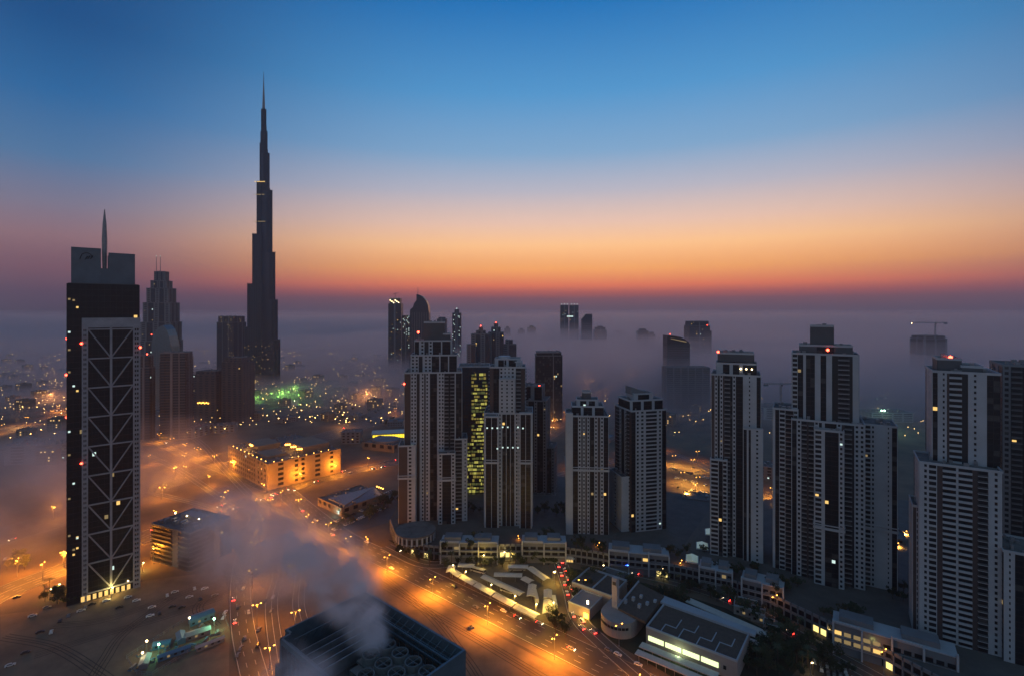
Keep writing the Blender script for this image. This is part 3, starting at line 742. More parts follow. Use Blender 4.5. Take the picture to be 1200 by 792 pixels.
m = MB(); m.hexa([(-6, dep-2, 10.3), (l+3, dep-3, 10.3), (l+3, dep+2, 10.3), (-6, dep+6, 10.3), (-6, dep-2, 11.6), (l+3, dep-3, 11.6), (l+3, dep+2, 11.6), (-6, dep+6, 11.6)]); m.build('roof_fin', wall, t)
m = MB(); m.prism([(-19+11*math.cos(a), 6+11*math.sin(a)) for a in [math.pi+i*math.pi/12 for i in range(13)]]+[(-8, 20), (-30, 20)], 0, 9); m.build('drum', pinkw, t)
m = MB()
for a in [math.pi*1.2+i*math.pi/16 for i in range(10)]: m.obox((-19+11*math.cos(a), 6+11*math.sin(a)), (-math.sin(a), math.cos(a)), (math.cos(a), math.sin(a)), -.9, .9, -.1, .12, 5, 6.4)
m.build('window_ring', glass, t)
m = MB(); m.box(-25.5, -22, 9, 12, 0, 27); m.box(-25, -22.5, 8.7, 8.99, 22, 26); m.build('tower_slab', mat('pale_pink_stone', (.5, .42, .39), .8, noise=.15, scale=.3), t)
m = MB(); m.box(-24.8, -22.7, 8.6, 8.69, 23, 25); m.build('slab_panel', brown, t)
m = MB(); m.hexa([(-21, 8, 9.3), (-2, 4, 9.3), (-2, 34, 9.3), (-21, 40, 9.3), (-21, 8, 10.2), (-2, 4, 10.8), (-2, 34, 12.5), (-21, 40, 12)]); m.build('wing_roof', tiles, t)
m = MB(); m.hexa([(-21.8, 8, 9.3), (-21.05, 8, 9.3), (-21.05, 41, 9.3), (-21.8, 41, 9.3), (-21.8, 8, 11), (-21.05, 8, 11), (-21.05, 41, 13), (-21.8, 41, 13)])
for i in range(6): m.box(-20+i*3, -18.4+i*3, 14+(i % 3)*5, 16+(i % 3)*5, 10.5, 13.2)
m.build('roof_upstand', wall, t)
m = MB(); m.box(-60, -31, 20, 44, 0, 8); m.box(-52, -37, 2, 19.9, 0, 6); m.build('side_block', pinkw, t)
m = MB(); parapet(m, -60, -31, 20, 44, 8.01, 1.2, .6); parapet(m, -52, -37, 2, 19.9, 6.01, .8, .5); m.box(-46, -45, 21, 43, 8.02, 8.7); m.build('side_parapet', wall, t)
m = MB(); m.box(-59, -32, 21, 43, 8.02, 8.2); m.build('side_roof', tiles, t)
m = MB(); m.box(-41, -38, 1.6, 1.95, .5, 3.5); m.build('entrance_light', mat('orange_door', (.3, .2, .05), .5, emis=(1, .55, .05), estr=6), t)
m = MB(); m.box(-38.5, -37.5, 1, 1.6, 10, 12); m.build('wall_lamp', sodw, t)
street_light((-40, -1.5, 2.5), (1, .5, .06), 2600, parent=t); street_light((-38, 1, 12), (1, .6, .15), 900, parent=t)
street_light((l*.4, -3, 4.5), (.75, 1, .5), 900, parent=t)
# long white strip roofs behind the club
def slab_roof(x0, y0, x1, y1, w, h, label, m_=None):
    a = G(x0, y0, h).to_2d(); b = G(x1, y1, h).to_2d(); d = b-a; c = (a+b)/2; l = d.length
    t = thing('covered_walkway', label, 'walkway', (c.x, c.y, 0), math.atan2(d.y, d.x))
    m = MB(); m.box(-l/2, l/2, -w/2, w/2, h-.5, h); m.build('roof', m_ or canopy_m, t)
    m = MB()
    for i in range(int(l/7)): x = -l/2+3.5+i*7; m.box(x-.2, x+.2, -w/2+.3, -w/2+.7, 0, h-.52); m.box(x-.2, x+.2, w/2-.7, w/2-.3, 0, h-.52)
    m.build('posts', steel, t, kind='stuff')
slab_roof(806, 702, 902, 744, 6, 5, 'long white roofed walkway behind the brown roof of the club')
slab_roof(790, 716, 898, 757, 5, 4, 'second long white walkway roof, nearer the club hall')
def small_house(px, py, w, dd, h, rz, label, roof):
    p = G(px, py); t = thing('small_building', label, 'building', (p.x, p.y, 0), R(rz))
    m = MB(); m.box(-w/2, w/2, 0, dd, 0, h); m.build('wall', pinkw, t)
    m = MB(); m.box(-w/2+.4, w/2-.4, .4, dd-.4, h+.01, h+.2); m.build('roof', roof, t)
    m = MB(); parapet(m, -w/2, w/2, 0, dd, h+.01, .9, .4); m.build('parapet', wall, t)
    for i in range(int(w/3.5)):
        m = MB(); x = -w/2+1.6+i*3.5; m.box(x, x+1.5, -.12, -.01, 1.4, 2.8); m.build('window', lit_dim if i % 4 == 1 else glass, t)
    m = MB(); m.box(w*.1, w*.1+2.4, dd*.4, dd*.4+2, h+.22, h+1.6); m.build('air_unit', steel, t)
small_house(718, 684, 18, 10, 5, -33, 'small flat roofed house with warm lit eaves behind the club, left of the trees', roofm)
small_house(873, 722, 13, 12, 5, -28, 'small brown roofed house in the dark trees behind the walkway', tiles)
small_house(888, 729, 8, 9, 5, -28, 'small white walled annex right of the brown roofed house', roofm)
small_house(904, 741, 9, 7, 4, -30, 'smallest brown hut at the end of the white walkway', tiles)

# ================================================================= mid distance buildings on the left
def block(name, label, p, rz, w, dd, h, spec, fh=3.6, wm=wall2, lit=.03, npanes=60, side=None, cat='building', gm=glass):
    t = Tower(name, label, cat, (p[0], p[1], 0), rz, fh=fh, wallm=wm, lit=lit, npanes=npanes, glassm=gm)
    t.vol(0, w, 0, dd, 0, h, spec, spec, side or spec, side or spec); return t
beige = mat('beige_stone', (0.23, 0.175, 0.13), .85, noise=.25, scale=.1)
p = G(178, 655); t = block('office_block', 'low grey office block with ribbon windows right of the braced tower', (p.x, p.y), R(-24), 44, 33, 27, 'C1 C1 W.5 C1', wm=wall2, lit=.02)
m = MB()
for i in range(7): m.box(4+i*5.5, 7+i*5.5, 6+3*(i % 2), 10+3*(i % 2), 27.15, 29.5)
m.box(10, 34, 16, 24, 27.15, 31); m.build('roof_plant', steel, t.root)
m = MB()
for i in range(3): m.ball((6+14*i, 14, 31.5), .6)
m.build('roof_lamp', sodw, t.root)
m = MB(); m.box(-8, -.5, 6, 20, 0, 11); m.build('annex', beige, t.root); t.finish()
p = G(268, 549); t = block('stone_block', 'large beige block with piers and orange floodlit roof yards at the junction', (p.x, p.y), R(-42), 112, 84, 27, 'W.2 P1 P1 P1 P1 P1 P1 P1 P1 P1 P1 P1 P1 P1 W.6 P1.4 P1.4 P1.4 W.4', fh=5.2, wm=beige, lit=.015, side='W1 P1.6 W1 P1 P1 W1 P1.6 W1 P1 W1')
m = MB(); m.box(15, 50, 14, 40, 27.15, 33); m.box(56, 100, 44, 76, 27.15, 35); m.box(60, 90, 8, 30, 27.15, 30); m.build('roof_block', beige, t.root)
m = MB()
for i in range(9): m.ball((8+i*11.5, 2.5, 28.3), .55)
for i in range(8): m.ball((108, 8+i*9, 28.3), .5)
for i in range(9): m.ball((58+i*5, 43.2, 31+(i % 3)), 1.1)
for i in range(3): m.ball((30+i*3, 13.2, 32), 1.1)
m.build('roof_floodlight', sod, t.root)
for q in ((55, 5, 30), (30, 10, 31), (78, 40, 33), (104, 30, 30)): street_light(q, (1, .42, .07), 2200, parent=t.root)
t.finish()
p = G(373, 592); t = block('workshop', 'low grey shed with a sloping roof and a white lit bay beside the junction', (p.x, p.y), R(-40), 42, 48, 7, 'P1 P1 P1 W1 P1', fh=7, wm=beige, lit=.0)
m = MB(); m.hexa([(12, 4, 7.2), (40, 4, 7.2), (40, 46, 7.2), (12, 46, 7.2), (12, 4, 9), (40, 4, 9), (26.5, 46, 12), (25.5, 46, 12)]); m.build('pitched_roof', steel, t.root)
m = MB()
for i in range(4): m.ball((30+i*3.3, 47, 13), .7)
m.build('roof_floodlight', sod, t.root)
m = MB(); m.box(30, 38, -.4, -.1, 1, 4); m.build('lit_bay', lit_c, t.root); street_light((34, -3, 4), (.8, 1, .7), 700, parent=t.root); t.finish()
p = G(425, 526); t = block('pavilion', 'low round roofed pavilion between the junction and the yellow lit hall', (p.x, p.y), R(-20), 50, 40, 9, 'P1 P1 P1 P1', fh=9, wm=beige, lit=.1)
m = MB(); m.prism([(25+19*math.cos(a*math.pi/12), 20+17*math.sin(a*math.pi/12)) for a in range(24)], 9.2, 12); m.build('dome_roof', wall2, t.root); t.finish()
p = G(436, 517); t = thing('lit_hall', 'long low hall with a bright yellow glowing front, left of the cluster', 'hall', (p.x, p.y, 0), R(12))
m = MB(); m.box(0, 56, 0, 22, 0, 10); m.build('body', wall2, t); m = MB(); m.box(-1, 57, -1.5, 23, 10.02, 11); m.build('roof', canopy_m, t)
for i in range(14): m = MB(); m.box(1+i*3.9, 4.4+i*3.9, -.3, -.05, 1, 9); m.build('window', mat('hall_glow', (.3, .3, .05), .5, emis=(1, .72, .04), estr=1.7), t, label='tall glowing yellow bay')
for i, (a, b, w, dd, h, rz, lb) in enumerate(((186, 512, 60, 40, 14, -10, 'low grey podium block under the dark towers, left of the stone block'), (250, 508, 30, 20, 12, 15, 'small hazy block in front of the twin dark slabs'), (400, 520, 26, 20, 16, 5, 'small hazy block right of the stone block with lamp strings'),
                                       (5, 545, 110, 40, 22, 12, 'long hazy grey building at the left edge of the picture'), (1000, 640, 34, 20, 12, -30, 'dim low block between the two rightmost tower groups'), (880, 560, 30, 24, 14, -20, 'orange lit low block seen between the towers right of the car park'), (800, 596, 26, 20, 10, -20, 'pale low block with round corners left of the glazed walk'), (603, 592, 40, 20, 9, 0, 'low dark block behind the cluster between its middle towers'))):
    p = G(a, b); t = block('low_block', lb, (p.x, p.y), R(rz), w, dd, h, 'P1 P1 P1 P1', lit=.12, npanes=20); t.finish()
# ================================================================= tallest tower on the left
dB = 1395.0; sB = dB/F; cx = (309-600)*sB
t = thing('spire_tower', 'tallest tower of all, stepping inward to a needle spire high above the haze', 'skyscraper', (cx, dB, 0))
zB = lambda y: CAM_H-(y-HZ)*sB
# three wings round a core; each wing loses storeys in turn
darkfin = mat('dark_fin', (.03, .07, .12), .5)
WA = (R(200), R(-35), R(88))
LV = [  # (row of the set back, wing, reach in photo px from the core)
    [(383, 20.5), (333, 17.2), (275, 12.0), (214, 7.4), (169, 4.2), (140, 2.6)],
    [(397, 31.0), (352, 26.0), (297, 21.0), (225, 15.0), (181, 9.0), (155, 5.5), (129, 3.0)],
    [(390, 26.0), (342, 21.0), (286, 16.0), (220, 10.5), (175, 6.5), (148, 3.5)]]
for wi, (ang, lv) in enumerate(zip(WA, LV)):
    ca, sa = math.cos(ang), math.sin(ang); zlo = 0
    m = MB(); fins = MB(); bands = MB()
    for (row, reach) in lv:
        z1 = zB(row); Lr = reach*sB; hw = 3.6*sB if reach > 8 else 2.6*sB
        hw = min(hw, Lr*.8+2)
        # rounded nose of the wing
        P = [(-2, -hw)]+[(Lr-hw+hw*math.cos(a), hw*math.sin(a)) for a in [-math.pi/2+math.pi*i/8 for i in range(9)]]+[(-2, hw)]
        P = [(x*ca-y*sa, x*sa+y*ca) for x, y in P]
        m.prism(P, zlo, z1)
        for k in range(len(P)-1):
            a = Vector(P[k]); b = Vector(P[k+1]); e = (b-a); n_ = max(1, int(e.length/4))
            for j in range(n_+1):
                q = a+e*j/n_; fins.bar((q.x*1.004, q.y*1.004, zlo), (q.x*1.004, q.y*1.004, z1+2), .35)
        zz = zlo+3.7*8
        zlo = z1-.5
    m.build('wing', bglass, t); fins.build('fin', darkfin, t, kind='stuff')
m = MB(); zc = [0, zB(155), zB(128), zB(108), zB(96), zB(84)]; rc_ = [3.9*sB, 2.6*sB, 1.7*sB, .9*sB, .45*sB, .12*sB]
m.bar((0, 0, 0), (0, 0, zc[1]), rc_[0]*1.1, rc_[0]*.9, 12)
m.build('core', bglass, t)
m = MB()
for i in range(1, 5): m.bar((0, 0, zc[i]-1), (0, 0, zc[i+1]), rc_[i]*.95, rc_[i+1], 10)
m.build('spire', steel, t)
for row in (216, 231, 262):
    m = MB(); hw = (7.2 if row < 220 else 8)*sB
    for i in range(14):
        if random.random() < .8: a = -hw*.8+i*hw*.12; m.box(a, a+hw*.08, -hw-6, -hw-5.4, zB(row), zB(row)+2.2)
    m.build('lit_floor', lit_dim if row > 220 else lit_w, t)
m = MB(); 
for i in range(34):
    rr = random.uniform(402, 440); xx = random.uniform(-17, 20)*sB; m.box(xx, xx+2, -38, -37.4, zB(rr), zB(rr)+2)
m.build('lit_windows', lit_dim, t, kind='stuff')
m = MB(); m.box(-60, -48, -50, -49, 8, 16); m.box(-40, 10, -62, -61, 4, 12); m.build('entrance_glow', lit_w, t)

# ================================================================= towers standing in the fog
def far(name, label, pl, pr, yt, d, spec='G1 W.2 G1 W.2 G1', rz=0.0, deep=.8, tiers=(), lit=.02, wm=wall2, gm=bglass, npanes=14, fh=4.0, zb=0, group=None, litm=None, done=True):
    s_ = d/F; w = (pr-pl)*s_; x = ((pl+pr)/2-600)*s_
    t = Tower(name, label, 'tower', (x, d, 0), rz, fh=fh, wallm=wm, glassm=gm, lit=lit, npanes=npanes, group=group, litm=litm)
    ww = w/(math.cos(rz)+deep*abs(math.sin(rz))) if rz else w
    t.w = ww; t.s_ = s_; t.Z = lambda row: CAM_H-(row-HZ)*s_
    z0 = zb
    for (row, fr) in ((yt, 1.0),)+tuple(tiers):
        z1 = t.Z(row); hw = ww*fr/2; t.vol(-hw, hw, (1-fr)*ww*deep/2, ww*deep-(1-fr)*ww*deep/2, z0, z1, spec, None, spec, spec); z0 = z1
    if done: t.finish()
    return t
# stepped hotel with twin masts
t = far('stepped_tower', 'tapering stepped tower with twin masts behind the braced tower', 163, 201, 400, 1100, 'P1 G1 P1 G1 P1', R(8), tiers=((378, .94), (355, .84), (338, .68), (329, .5), (318, .34)), lit=.05, npanes=40, litm=[lit_c, lit_dim], done=False)
for dx in (-4, 4): m = MB(); m.bar((dx, 12, t.Z(318)), (dx, 12, t.Z(301)), .7, .4); m.ball((dx, 12, t.Z(300.5)), .9); m.build('mast', steel, t.root)
for dx in (-4, 4): beacon(t.root, (dx, 12, t.Z(299.5)), .9, lit_c)
t.finish()
# curved glass tower
dd = 1000; s_ = dd/F; x = (188-600)*s_
t = thing('curved_glass_tower', 'teal glass tower with a rounded sloping top in front of the twin mast tower', 'tower', (x, dd, 0))
P = []; Z = lambda row: CAM_H-(row-HZ)*s_
prof = [(-10.5, 402), (-9, 394), (-5, 386), (0, 382), (3, 381), (7, 386), (10, 394), (12.5, 406), (13.5, 420)]
m = MB(); i0 = 0; v = [(a*s_, 0, Z(b)) for a, b in prof]+[(13.5*s_, 0, 0), (-10.5*s_, 0, 0)]; n = len(v)
m.v = v+[(a, 26, c) for a, b, c in v]; m.f = [tuple(range(n)), tuple(range(2*n-1, n-1, -1))]+[(i, i+n, (i+1) % n+n, (i+1) % n) for i in range(n)]
m.build('shaft', mat('teal_glass', (.10, .16, .19), .35, noise=.3, scale=.2), t)
m = MB()
for k in range(30): m.box(-10.3*s_, 13.3*s_, -.4, -.1, Z(418)-k*4.2, Z(418)-k*4.2+.5)
for k in range(1, 8): m.box((-10.5+3*k)*s_, (-10.5+3*k)*s_+.5, -.6, -.41, 0, Z(410))
m.build('mullion', steel, t)
beacon(t.root if hasattr(t, 'root') else t, (-10*s_, -1, Z(392)), .9)
far('office_tower', 'pale lidded dark tower with a red corner beacon left of the twin dark slabs', 187, 218, 423, 760, 'C1 C1 W.5 B1.2 W.2 B1.2', R(12), tiers=((414, .97),), npanes=60, lit=.008, wm=wall2)
t = far('office_tower', 'darker tower half hidden behind the braced tower, red beacon on its roof', 160, 176, 431, 760, 'C1 W.4 C1', R(10), tiers=((417, .8),), npanes=30, done=False); beacon(t.root, (4, 2, t.Z(415)), 1.0); t.finish()
o_ = G(212, 412, 127) if False else None
far('office_tower', 'hazy tower with a small antenna standing left of the tallest tower', 250, 278, 378, 1500, 'G1 W.1 G1 W.1 G1', R(-14), tiers=((371, .9),), npanes=30, lit=.1, litm=[lit_dim])
t = far('hotel_slab', 'broad dark slab with an orange lit sign band low on its front', 222, 256, 440, 870, 'P1 P1 P1 P1', R(-8), tiers=((436, .8),), npanes=40, wm=greyd, done=False)
m = MB()
for i in range(7): m.ball((-10+i*3.2, -1.5, t.Z(472)+(i % 2)), 1.0)
m.build('sign_light', sod, t.root); t.finish()
far('hotel_slab', 'taller dark slab with a stepped roof corner right of the slab with the orange band', 257, 287, 425, 870, 'P1 P1 P1 P1', R(-8), tiers=((420, .8),), npanes=40, wm=greyd)
# centre group
t = far('slim_tower', 'slim tower with bright roof lamps and a crane, left of the sail shaped tower', 455, 470, 356, 1700, 'G1 W.3 G1', 0, tiers=((350, .8),), npanes=30, lit=.03, done=False)
m = MB()
for i in range(6): m.ball((-14+i*5.5, -2, t.Z(352)-(i % 3)*4), 1.3)
m.build('roof_lamp', sodw, t.root); m = MB(); m.bar((0, 8, t.Z(350)), (0, 8, t.Z(343)), .8); m.bar((-8, 8, t.Z(345)), (12, 8, t.Z(343)), .6); m.build('crane_jib', steel, t.root); t.finish()
far('slim_tower', 'short tower with many white lit windows just left of the sail shaped tower', 471, 480, 370, 1600, 'G1 W.3 G1', 0, npanes=40, lit=.35, litm=[lit_c, lit_c, lit_dim])
dd = 1480; s_ = dd/F; x = (491-600)*s_; Z = lambda row: CAM_H-(row-HZ)*s_
t = thing('sail_tower', 'dark tower with a quarter round sail shaped top and a thin mast', 'tower', (x, dd, 0))
prof = [(-11, 372), (-10.5, 363), (-7, 360), (-6, 356), (-3, 352), (-3, 345), (0, 345.5), (4, 347.5), (8, 352), (10.5, 358), (11.5, 366)]
v = [(a*s_, 0, Z(b)) for a, b in prof]+[(12*s_, 0, 0), (-12*s_, 0, 0)]; n = len(v); m = MB()
m.v = v+[(a, 30, c) for a, b, c in v]; m.f = [tuple(range(n)), tuple(range(2*n-1, n-1, -1))]+[(i, i+n, (i+1) % n+n, (i+1) % n) for i in range(n)]
m.build('shaft', bglass, t)
m = MB(); m.bar((-2*s_, 10, Z(346)), (-2*s_, 10, Z(337)), .9, .5); m.build('mast', steel, t)
m = MB()
for k in range(1, 8): m.box((-11+2.8*k)*s_, (-11+2.8*k)*s_+.6, -.6, -.05, 0, Z(366))
m.build('mullion', steel, t)
far('slim_tower', 'faint stepped tower between the sail shaped tower and the white peaked one', 512, 523, 374, 2300, 'G1 W.3 G1', 0, tiers=((372, .7),), lit=.02)
t = far('slim_tower', 'slender tower with a white lamp on its peak and a white lit column of windows', 530, 540, 367, 1700, 'G1 P1 G1', 0, tiers=((363, .5),), npanes=40, lit=.12, litm=[lit_c], done=False); beacon(t.root, (0, 5, t.Z(361.5)), 2.0, lit_c); t.finish()
t = far('peaked_tower', 'left tower of the dark hazy pair with red roof lamps', 552, 574, 392, 1050, 'P1 G1 P1 G1', 0, tiers=((388, .5), (384, .2)), npanes=30, done=False); beacon(t.root, (0, 8, t.Z(382)), 1.1); t.finish()
t = far('peaked_tower', 'right and taller tower of the dark hazy pair with red roof lamps', 572, 590, 390, 1080, 'P1 G1 P1 G1', 0, tiers=((384, .6), (379.5, .25)), npanes=30, done=False); beacon(t.root, (0, 8, t.Z(378)), 1.1); t.finish()
far('peaked_tower', 'lower stepped shoulder tower right of the dark hazy pair', 588, 605, 404, 1120, 'P1 G1', 0, tiers=((399, .5),))
far('peaked_tower', 'lower shoulder tower at the left foot of the dark hazy pair', 547, 557, 404, 1000, 'P1 G1', 0)
for (a, b, y, lb) in ((591, 598, 385, 'leftmost'), (607, 615, 387, 'middle'), (618, 628, 384, 'rightmost')): far('faint_tower', lb+' of three faint small towers on the hazy horizon right of the dark pair', a, b, y, 2700, 'G1', 0, tiers=((y-2, .5),), npanes=4)
far('square_tower', 'flat topped dark tower sunk in the fog above the shorter pale tower', 628, 659, 417, 880, 'G1 G1 W.1 G1', 0, tiers=((413.5, .92),), npanes=30, lit=.01, gm=glass)
t = far('twin_tower', 'left half of the white lit twin tower on the far horizon', 657, 666, 358, 2500, 'G1 W.2 G1', 0, npanes=10, done=False)
m = MB(); [m.ball((x_, -2, t.Z(356.5)), 2.2) for x_ in (-14, 0, 14)]; m.build('roof_lamp', lit_c, t.root); t.finish()
t = far('twin_tower', 'right half of the white lit twin tower on the far horizon', 668, 678, 358, 2500, 'G1 W.2 G1', 0, npanes=10, done=False)
m = MB(); [m.ball((x_, -2, t.Z(356.5)), 2.2) for x_ in (-14, 0, 14)]; m.build('roof_lamp', lit_c, t.root); m = MB(); m.box(-36, -6, -3, -1, t.Z(371.5), t.Z(370)); m.build('bridge_light', lit_c, t.root); t.finish()
dd = 2100; s_ = dd/F; x = (688-600)*s_; Z = lambda row: CAM_H-(row-HZ)*s_
t = thing('wedge_tower', 'small dark wedge topped tower right of the white lit twin tower', 'tower', (x, dd, 0)); m = MB(); m.box(-6*s_, 6*s_, 0, 30, 0, Z(374)); m.hexa([(-6*s_, 0, Z(374)), (6*s_, 0, Z(374)), (6*s_, 30, Z(374)), (-6*s_, 30, Z(374)), (-1.5*s_, 0, Z(368)), (6*s_, 0, Z(368)), (6*s_, 30, Z(368)), (-1.5*s_, 30, Z(368))]); m.build('shaft', bglass, t)
m = MB()
for k in range(10): m.box(-6*s_, 6*s_, -.8, -.1, Z(380)-k*8, Z(380)-k*8+1); 
m.build('floor_band', wall2, t)
far('rounded_tower', 'small dark cupped tower right of the wedge topped one', 697, 711, 387, 2200, 'G1 W.2 G1', 0, tiers=((384, .8), (382.5, .4)), npanes=6)
for (a, b, y, dd, lb) in ((720, 732, 390, 2800, 'faintest blurred tower'), (735, 745, 398, 2300, 'short faint stepped tower'), (748, 760, 388, 2050, 'darker dome topped tower'), (760, 768, 392, 2100, 'thin faint tower beside the dome topped one')):
    far('faint_tower', lb+' in the fog bank right of centre', a, b, y, dd, 'G1', 0, tiers=((y-2.5, .6),), npanes=4)
# sloped roof tower and its neighbour
dd = 1150; s_ = dd/F; x = (795-600)*s_; Z = lambda row: CAM_H-(row-HZ)*s_
t = thing('slant_roof_tower', 'dark tower with a curved slanting roof rising from the fog', 'tower', (x, dd, 0))
prof = [(-13, 393), (-5, 393.5), (3, 395), (9, 398), (13.5, 402)]; v = [(a*s_, 0, Z(b)) for a, b in prof]+[(13.5*s_, 0, 0), (-13*s_, 0, 0)]; n = len(v); m = MB()
m.v = v+[(a, 34, c) for a, b, c in v]; m.f = [tuple(range(n)), tuple(range(2*n-1, n-1, -1))]+[(i, i+n, (i+1) % n+n, (i+1) % n) for i in range(n)]
m.build('shaft', glass, t); m = MB()
for k in range(18): m.box(-12.8*s_, 13.2*s_, -.6, -.05, Z(404)-k*4, Z(404)-k*4+.6)
m.build('floor_band', wall2, t); m = MB(); m.hexa([(-9*s_, -2.5, Z(397)), (9*s_, -2.5, Z(401)), (9*s_, -1.2, Z(401)), (-9*s_, -1.2, Z(397)), (-9*s_, -2.5, Z(396.4)), (9*s_, -2.5, Z(400)), (9*s_, -1.2, Z(400)), (-9*s_, -1.2, Z(396.4))]); m.build('roof_trim', lit_dim, t)
beacon(t, (-10*s_, -2, Z(391.5)), 1.0)
t = far('notched_tower', 'flat topped dark tower with a red lamp, beyond the slant roofed one', 808, 832, 382, 1650, 'G1 W.1 G1', 0, tiers=((377, .9),), npanes=20, done=False); t.vol(t.w*.5+.1, t.w*.5+6, 2, 40, 0, t.Z(388), 'G1', None, None, 'G1'); beacon(t.root, (24, -1, t.Z(381)), 1.3); t.finish()
far('fog_block', 'broad slab block almost swallowed by fog left of the car park tower', 781, 832, 431, 1000, 'S1 S1 S1 S1 S1 S1', 0, npanes=20, lit=.004, deep=.35, wm=wall2)
# tower under construction and cranes
def crane(px, base_z, d, mast_top_row, jib_l, jib_r, label, rz=0.0, lamps=()):
    s_ = d/F; x = (px-600)*s_; t = thing('tower_crane', label, 'crane', (x, d, base_z), rz); zt_ = CAM_H-(mast_top_row-HZ)*s_-base_z
    m = MB(); w = 1.1
    for sx in (-w, w):
        for sy_ in (-w, w): m.bar((sx, sy_, 0), (sx, sy_, zt_), .28)
    k = 0
    while k < zt_-3: m.bar((-w, -w, k), (w, -w, k+3), .2); m.bar((w, w, k), (-w, w, k+3), .2); m.bar((w, -w, k), (w, w, k+3), .2); m.bar((-w, w, k), (-w, -w, k+3), .2); k += 3
    m.build('mast', steel, t)
    m = MB(); a, b = jib_l*s_, jib_r*s_
    m.bar((a, -.8, zt_), (b, -.8, zt_), .35); m.bar((a, .8, zt_), (b, .8, zt_), .35); m.bar((a, 0, zt_+1.8), (b, 0, zt_+1.8), .35)
    n = int(abs(b-a)/4)
    for i in range(n): x0_ = a+(b-a)*i/n; x1_ = a+(b-a)*(i+1)/n; m.bar((x0_, -.8, zt_), (x1_, 0, zt_+1.8), .16); m.bar((x1_, .8, zt_), (x0_, 0, zt_+1.8), .16)
    m.build('jib', steel, t)
    m = MB(); m.bar((0, 0, zt_), (0, 0, zt_+8), .5, .2); m.build('apex', steel, t)
    m = MB(); m.bar((0, 0, zt_+8), (a*.85, 0, zt_+1.9), .12); m.bar((0, 0, zt_+8), (b*.8, 0, zt_+1.9), .12); m.build('tie_cable', steel, t)
    e = b if abs(b) < abs(a) else a; m = MB(); m.box(min(e, e*.75), max(e, e*.75), -1.2, 1.2, zt_-3, zt_-.4); m.build('counterweight', wall2, t)
    m = MB(); m.box(.3, 2.6, -1.9, -.9, zt_-3, zt_-.5); m.build('cab', glass, t)
    for (lx, m_) in lamps: beacon(t, (lx*s_, -1, zt_-.8), 1.0, m_)
    return t
t = far('unfinished_tower', 'unfinished round topped tower fading into fog, with a crane on it', 1083, 1110, 397, 1400, 'W.2 D1 W.2 D1 W.2', 0, tiers=((394, .9),), npanes=10, done=False); t.finish()
crane(1096, t.Z(394), 1400, 378.5, -28, 14, 'tower crane with a level jib on top of the unfinished tower', lamps=((-28, sodw),))
crane(915, 30, 900, 450, -20, 31, 'tower crane half hidden left of the tallest right hand tower', lamps=((17, sodw),))
crane(1033, 20, 1000, 466, -10, 10, 'small tower crane over the green lit site between the right hand towers', R(20), lamps=((-8, lit_c), (6, lit_c)))
far('fog_block', 'faint unfinished block under the half hidden crane', 895, 935, 478, 900, 'P1 P1 P1', 0, npanes=6, lit=0.01, wm=wall)
t = far('fog_block', 'wide ghostly block behind the right hand towers with green lights on its roof', 1022, 1070, 484, 880, 'S1 S1 S1 S1', 0, npanes=8, lit=0.003, deep=.5, wm=wall, done=False)
m = MB(); [m.ball((x_, 4, t.Z(482)+1), 1.2) for x_ in (-16, -11)]; m.build('roof_floodlight', grnl, t.root); t.finish()
street_light((x_ := (1033-600)/F*820, 815, t.Z(474)), (.4, 1, .6), 22000)

# ================================================================= low city
LOW = []
def low_proto(w, dd, h, label, k):
    t = thing('low_rise_building', label, 'building', (0, 0, 0), 0, 'low rise buildings of the hazy district')
    m = MB(); m.box(-w/2, w/2, -dd/2, dd/2, 0, h); m.box(-w*.2, w*.1, -dd*.2, dd*.2, h+.01, h+3); m.build('wall', beige if k % 2 else wall2, t)
    m = MB(); parapet(m, -w/2, w/2, -dd/2, dd/2, h+.01, 1, .4); m.build('parapet', wall2, t)
    m = MB(); n = int(w/4); q = MB()
    for i in range(n):
        for j in range(int(h/3.6)):
            x = -w/2+1.2+i*4; (q if random.random() < .13 else m).box(x, x+1.8, -dd/2-.12, -dd/2-.01, 1.2+j*3.6, 2.8+j*3.6)
    m.build('window', glass, t, kind='stuff')
    if q.v: q.build('lit_window', mat('lit_room_far', (.1, .08, .05), .6, emis=(1.0, 0.6, 0.2), estr=1.3), t, kind='stuff')
    return t
protos = [low_proto(26, 18, 8, 'low flat roofed block with a few warm windows in the hazy district', 0), low_proto(18, 16, 12, 'low flat roofed block with a few warm windows in the hazy district', 1), low_proto(40, 16, 7, 'low flat roofed block with a few warm windows in the hazy district', 2), low_proto(22, 22, 18, 'low flat roofed block with a few warm windows in the hazy district', 3)]
used = [False]*4
def near_road(x, y, mg=26):
    for k in ('highway', 'far_highway', 'east_street', 'cross_street', 'north_street'):
        for q in ROADS[k]:
            if abs(q.x-x) < mg+14 and abs(q.y-y) < mg+14: return True
    return False
cnt = 0; rr = random.Random(11); PL = []
occ = [(G(211, 520).to_2d(), 60), (G(240, 500).to_2d(), 60), (G(272, 500).to_2d(), 60), (Vector((-676, 1395)), 120), (Vector((-770, 1100)), 80), (Vector((-690, 1000)), 60), (G(330, 535).to_2d(), 100), (G(186, 500).to_2d(), 60)]
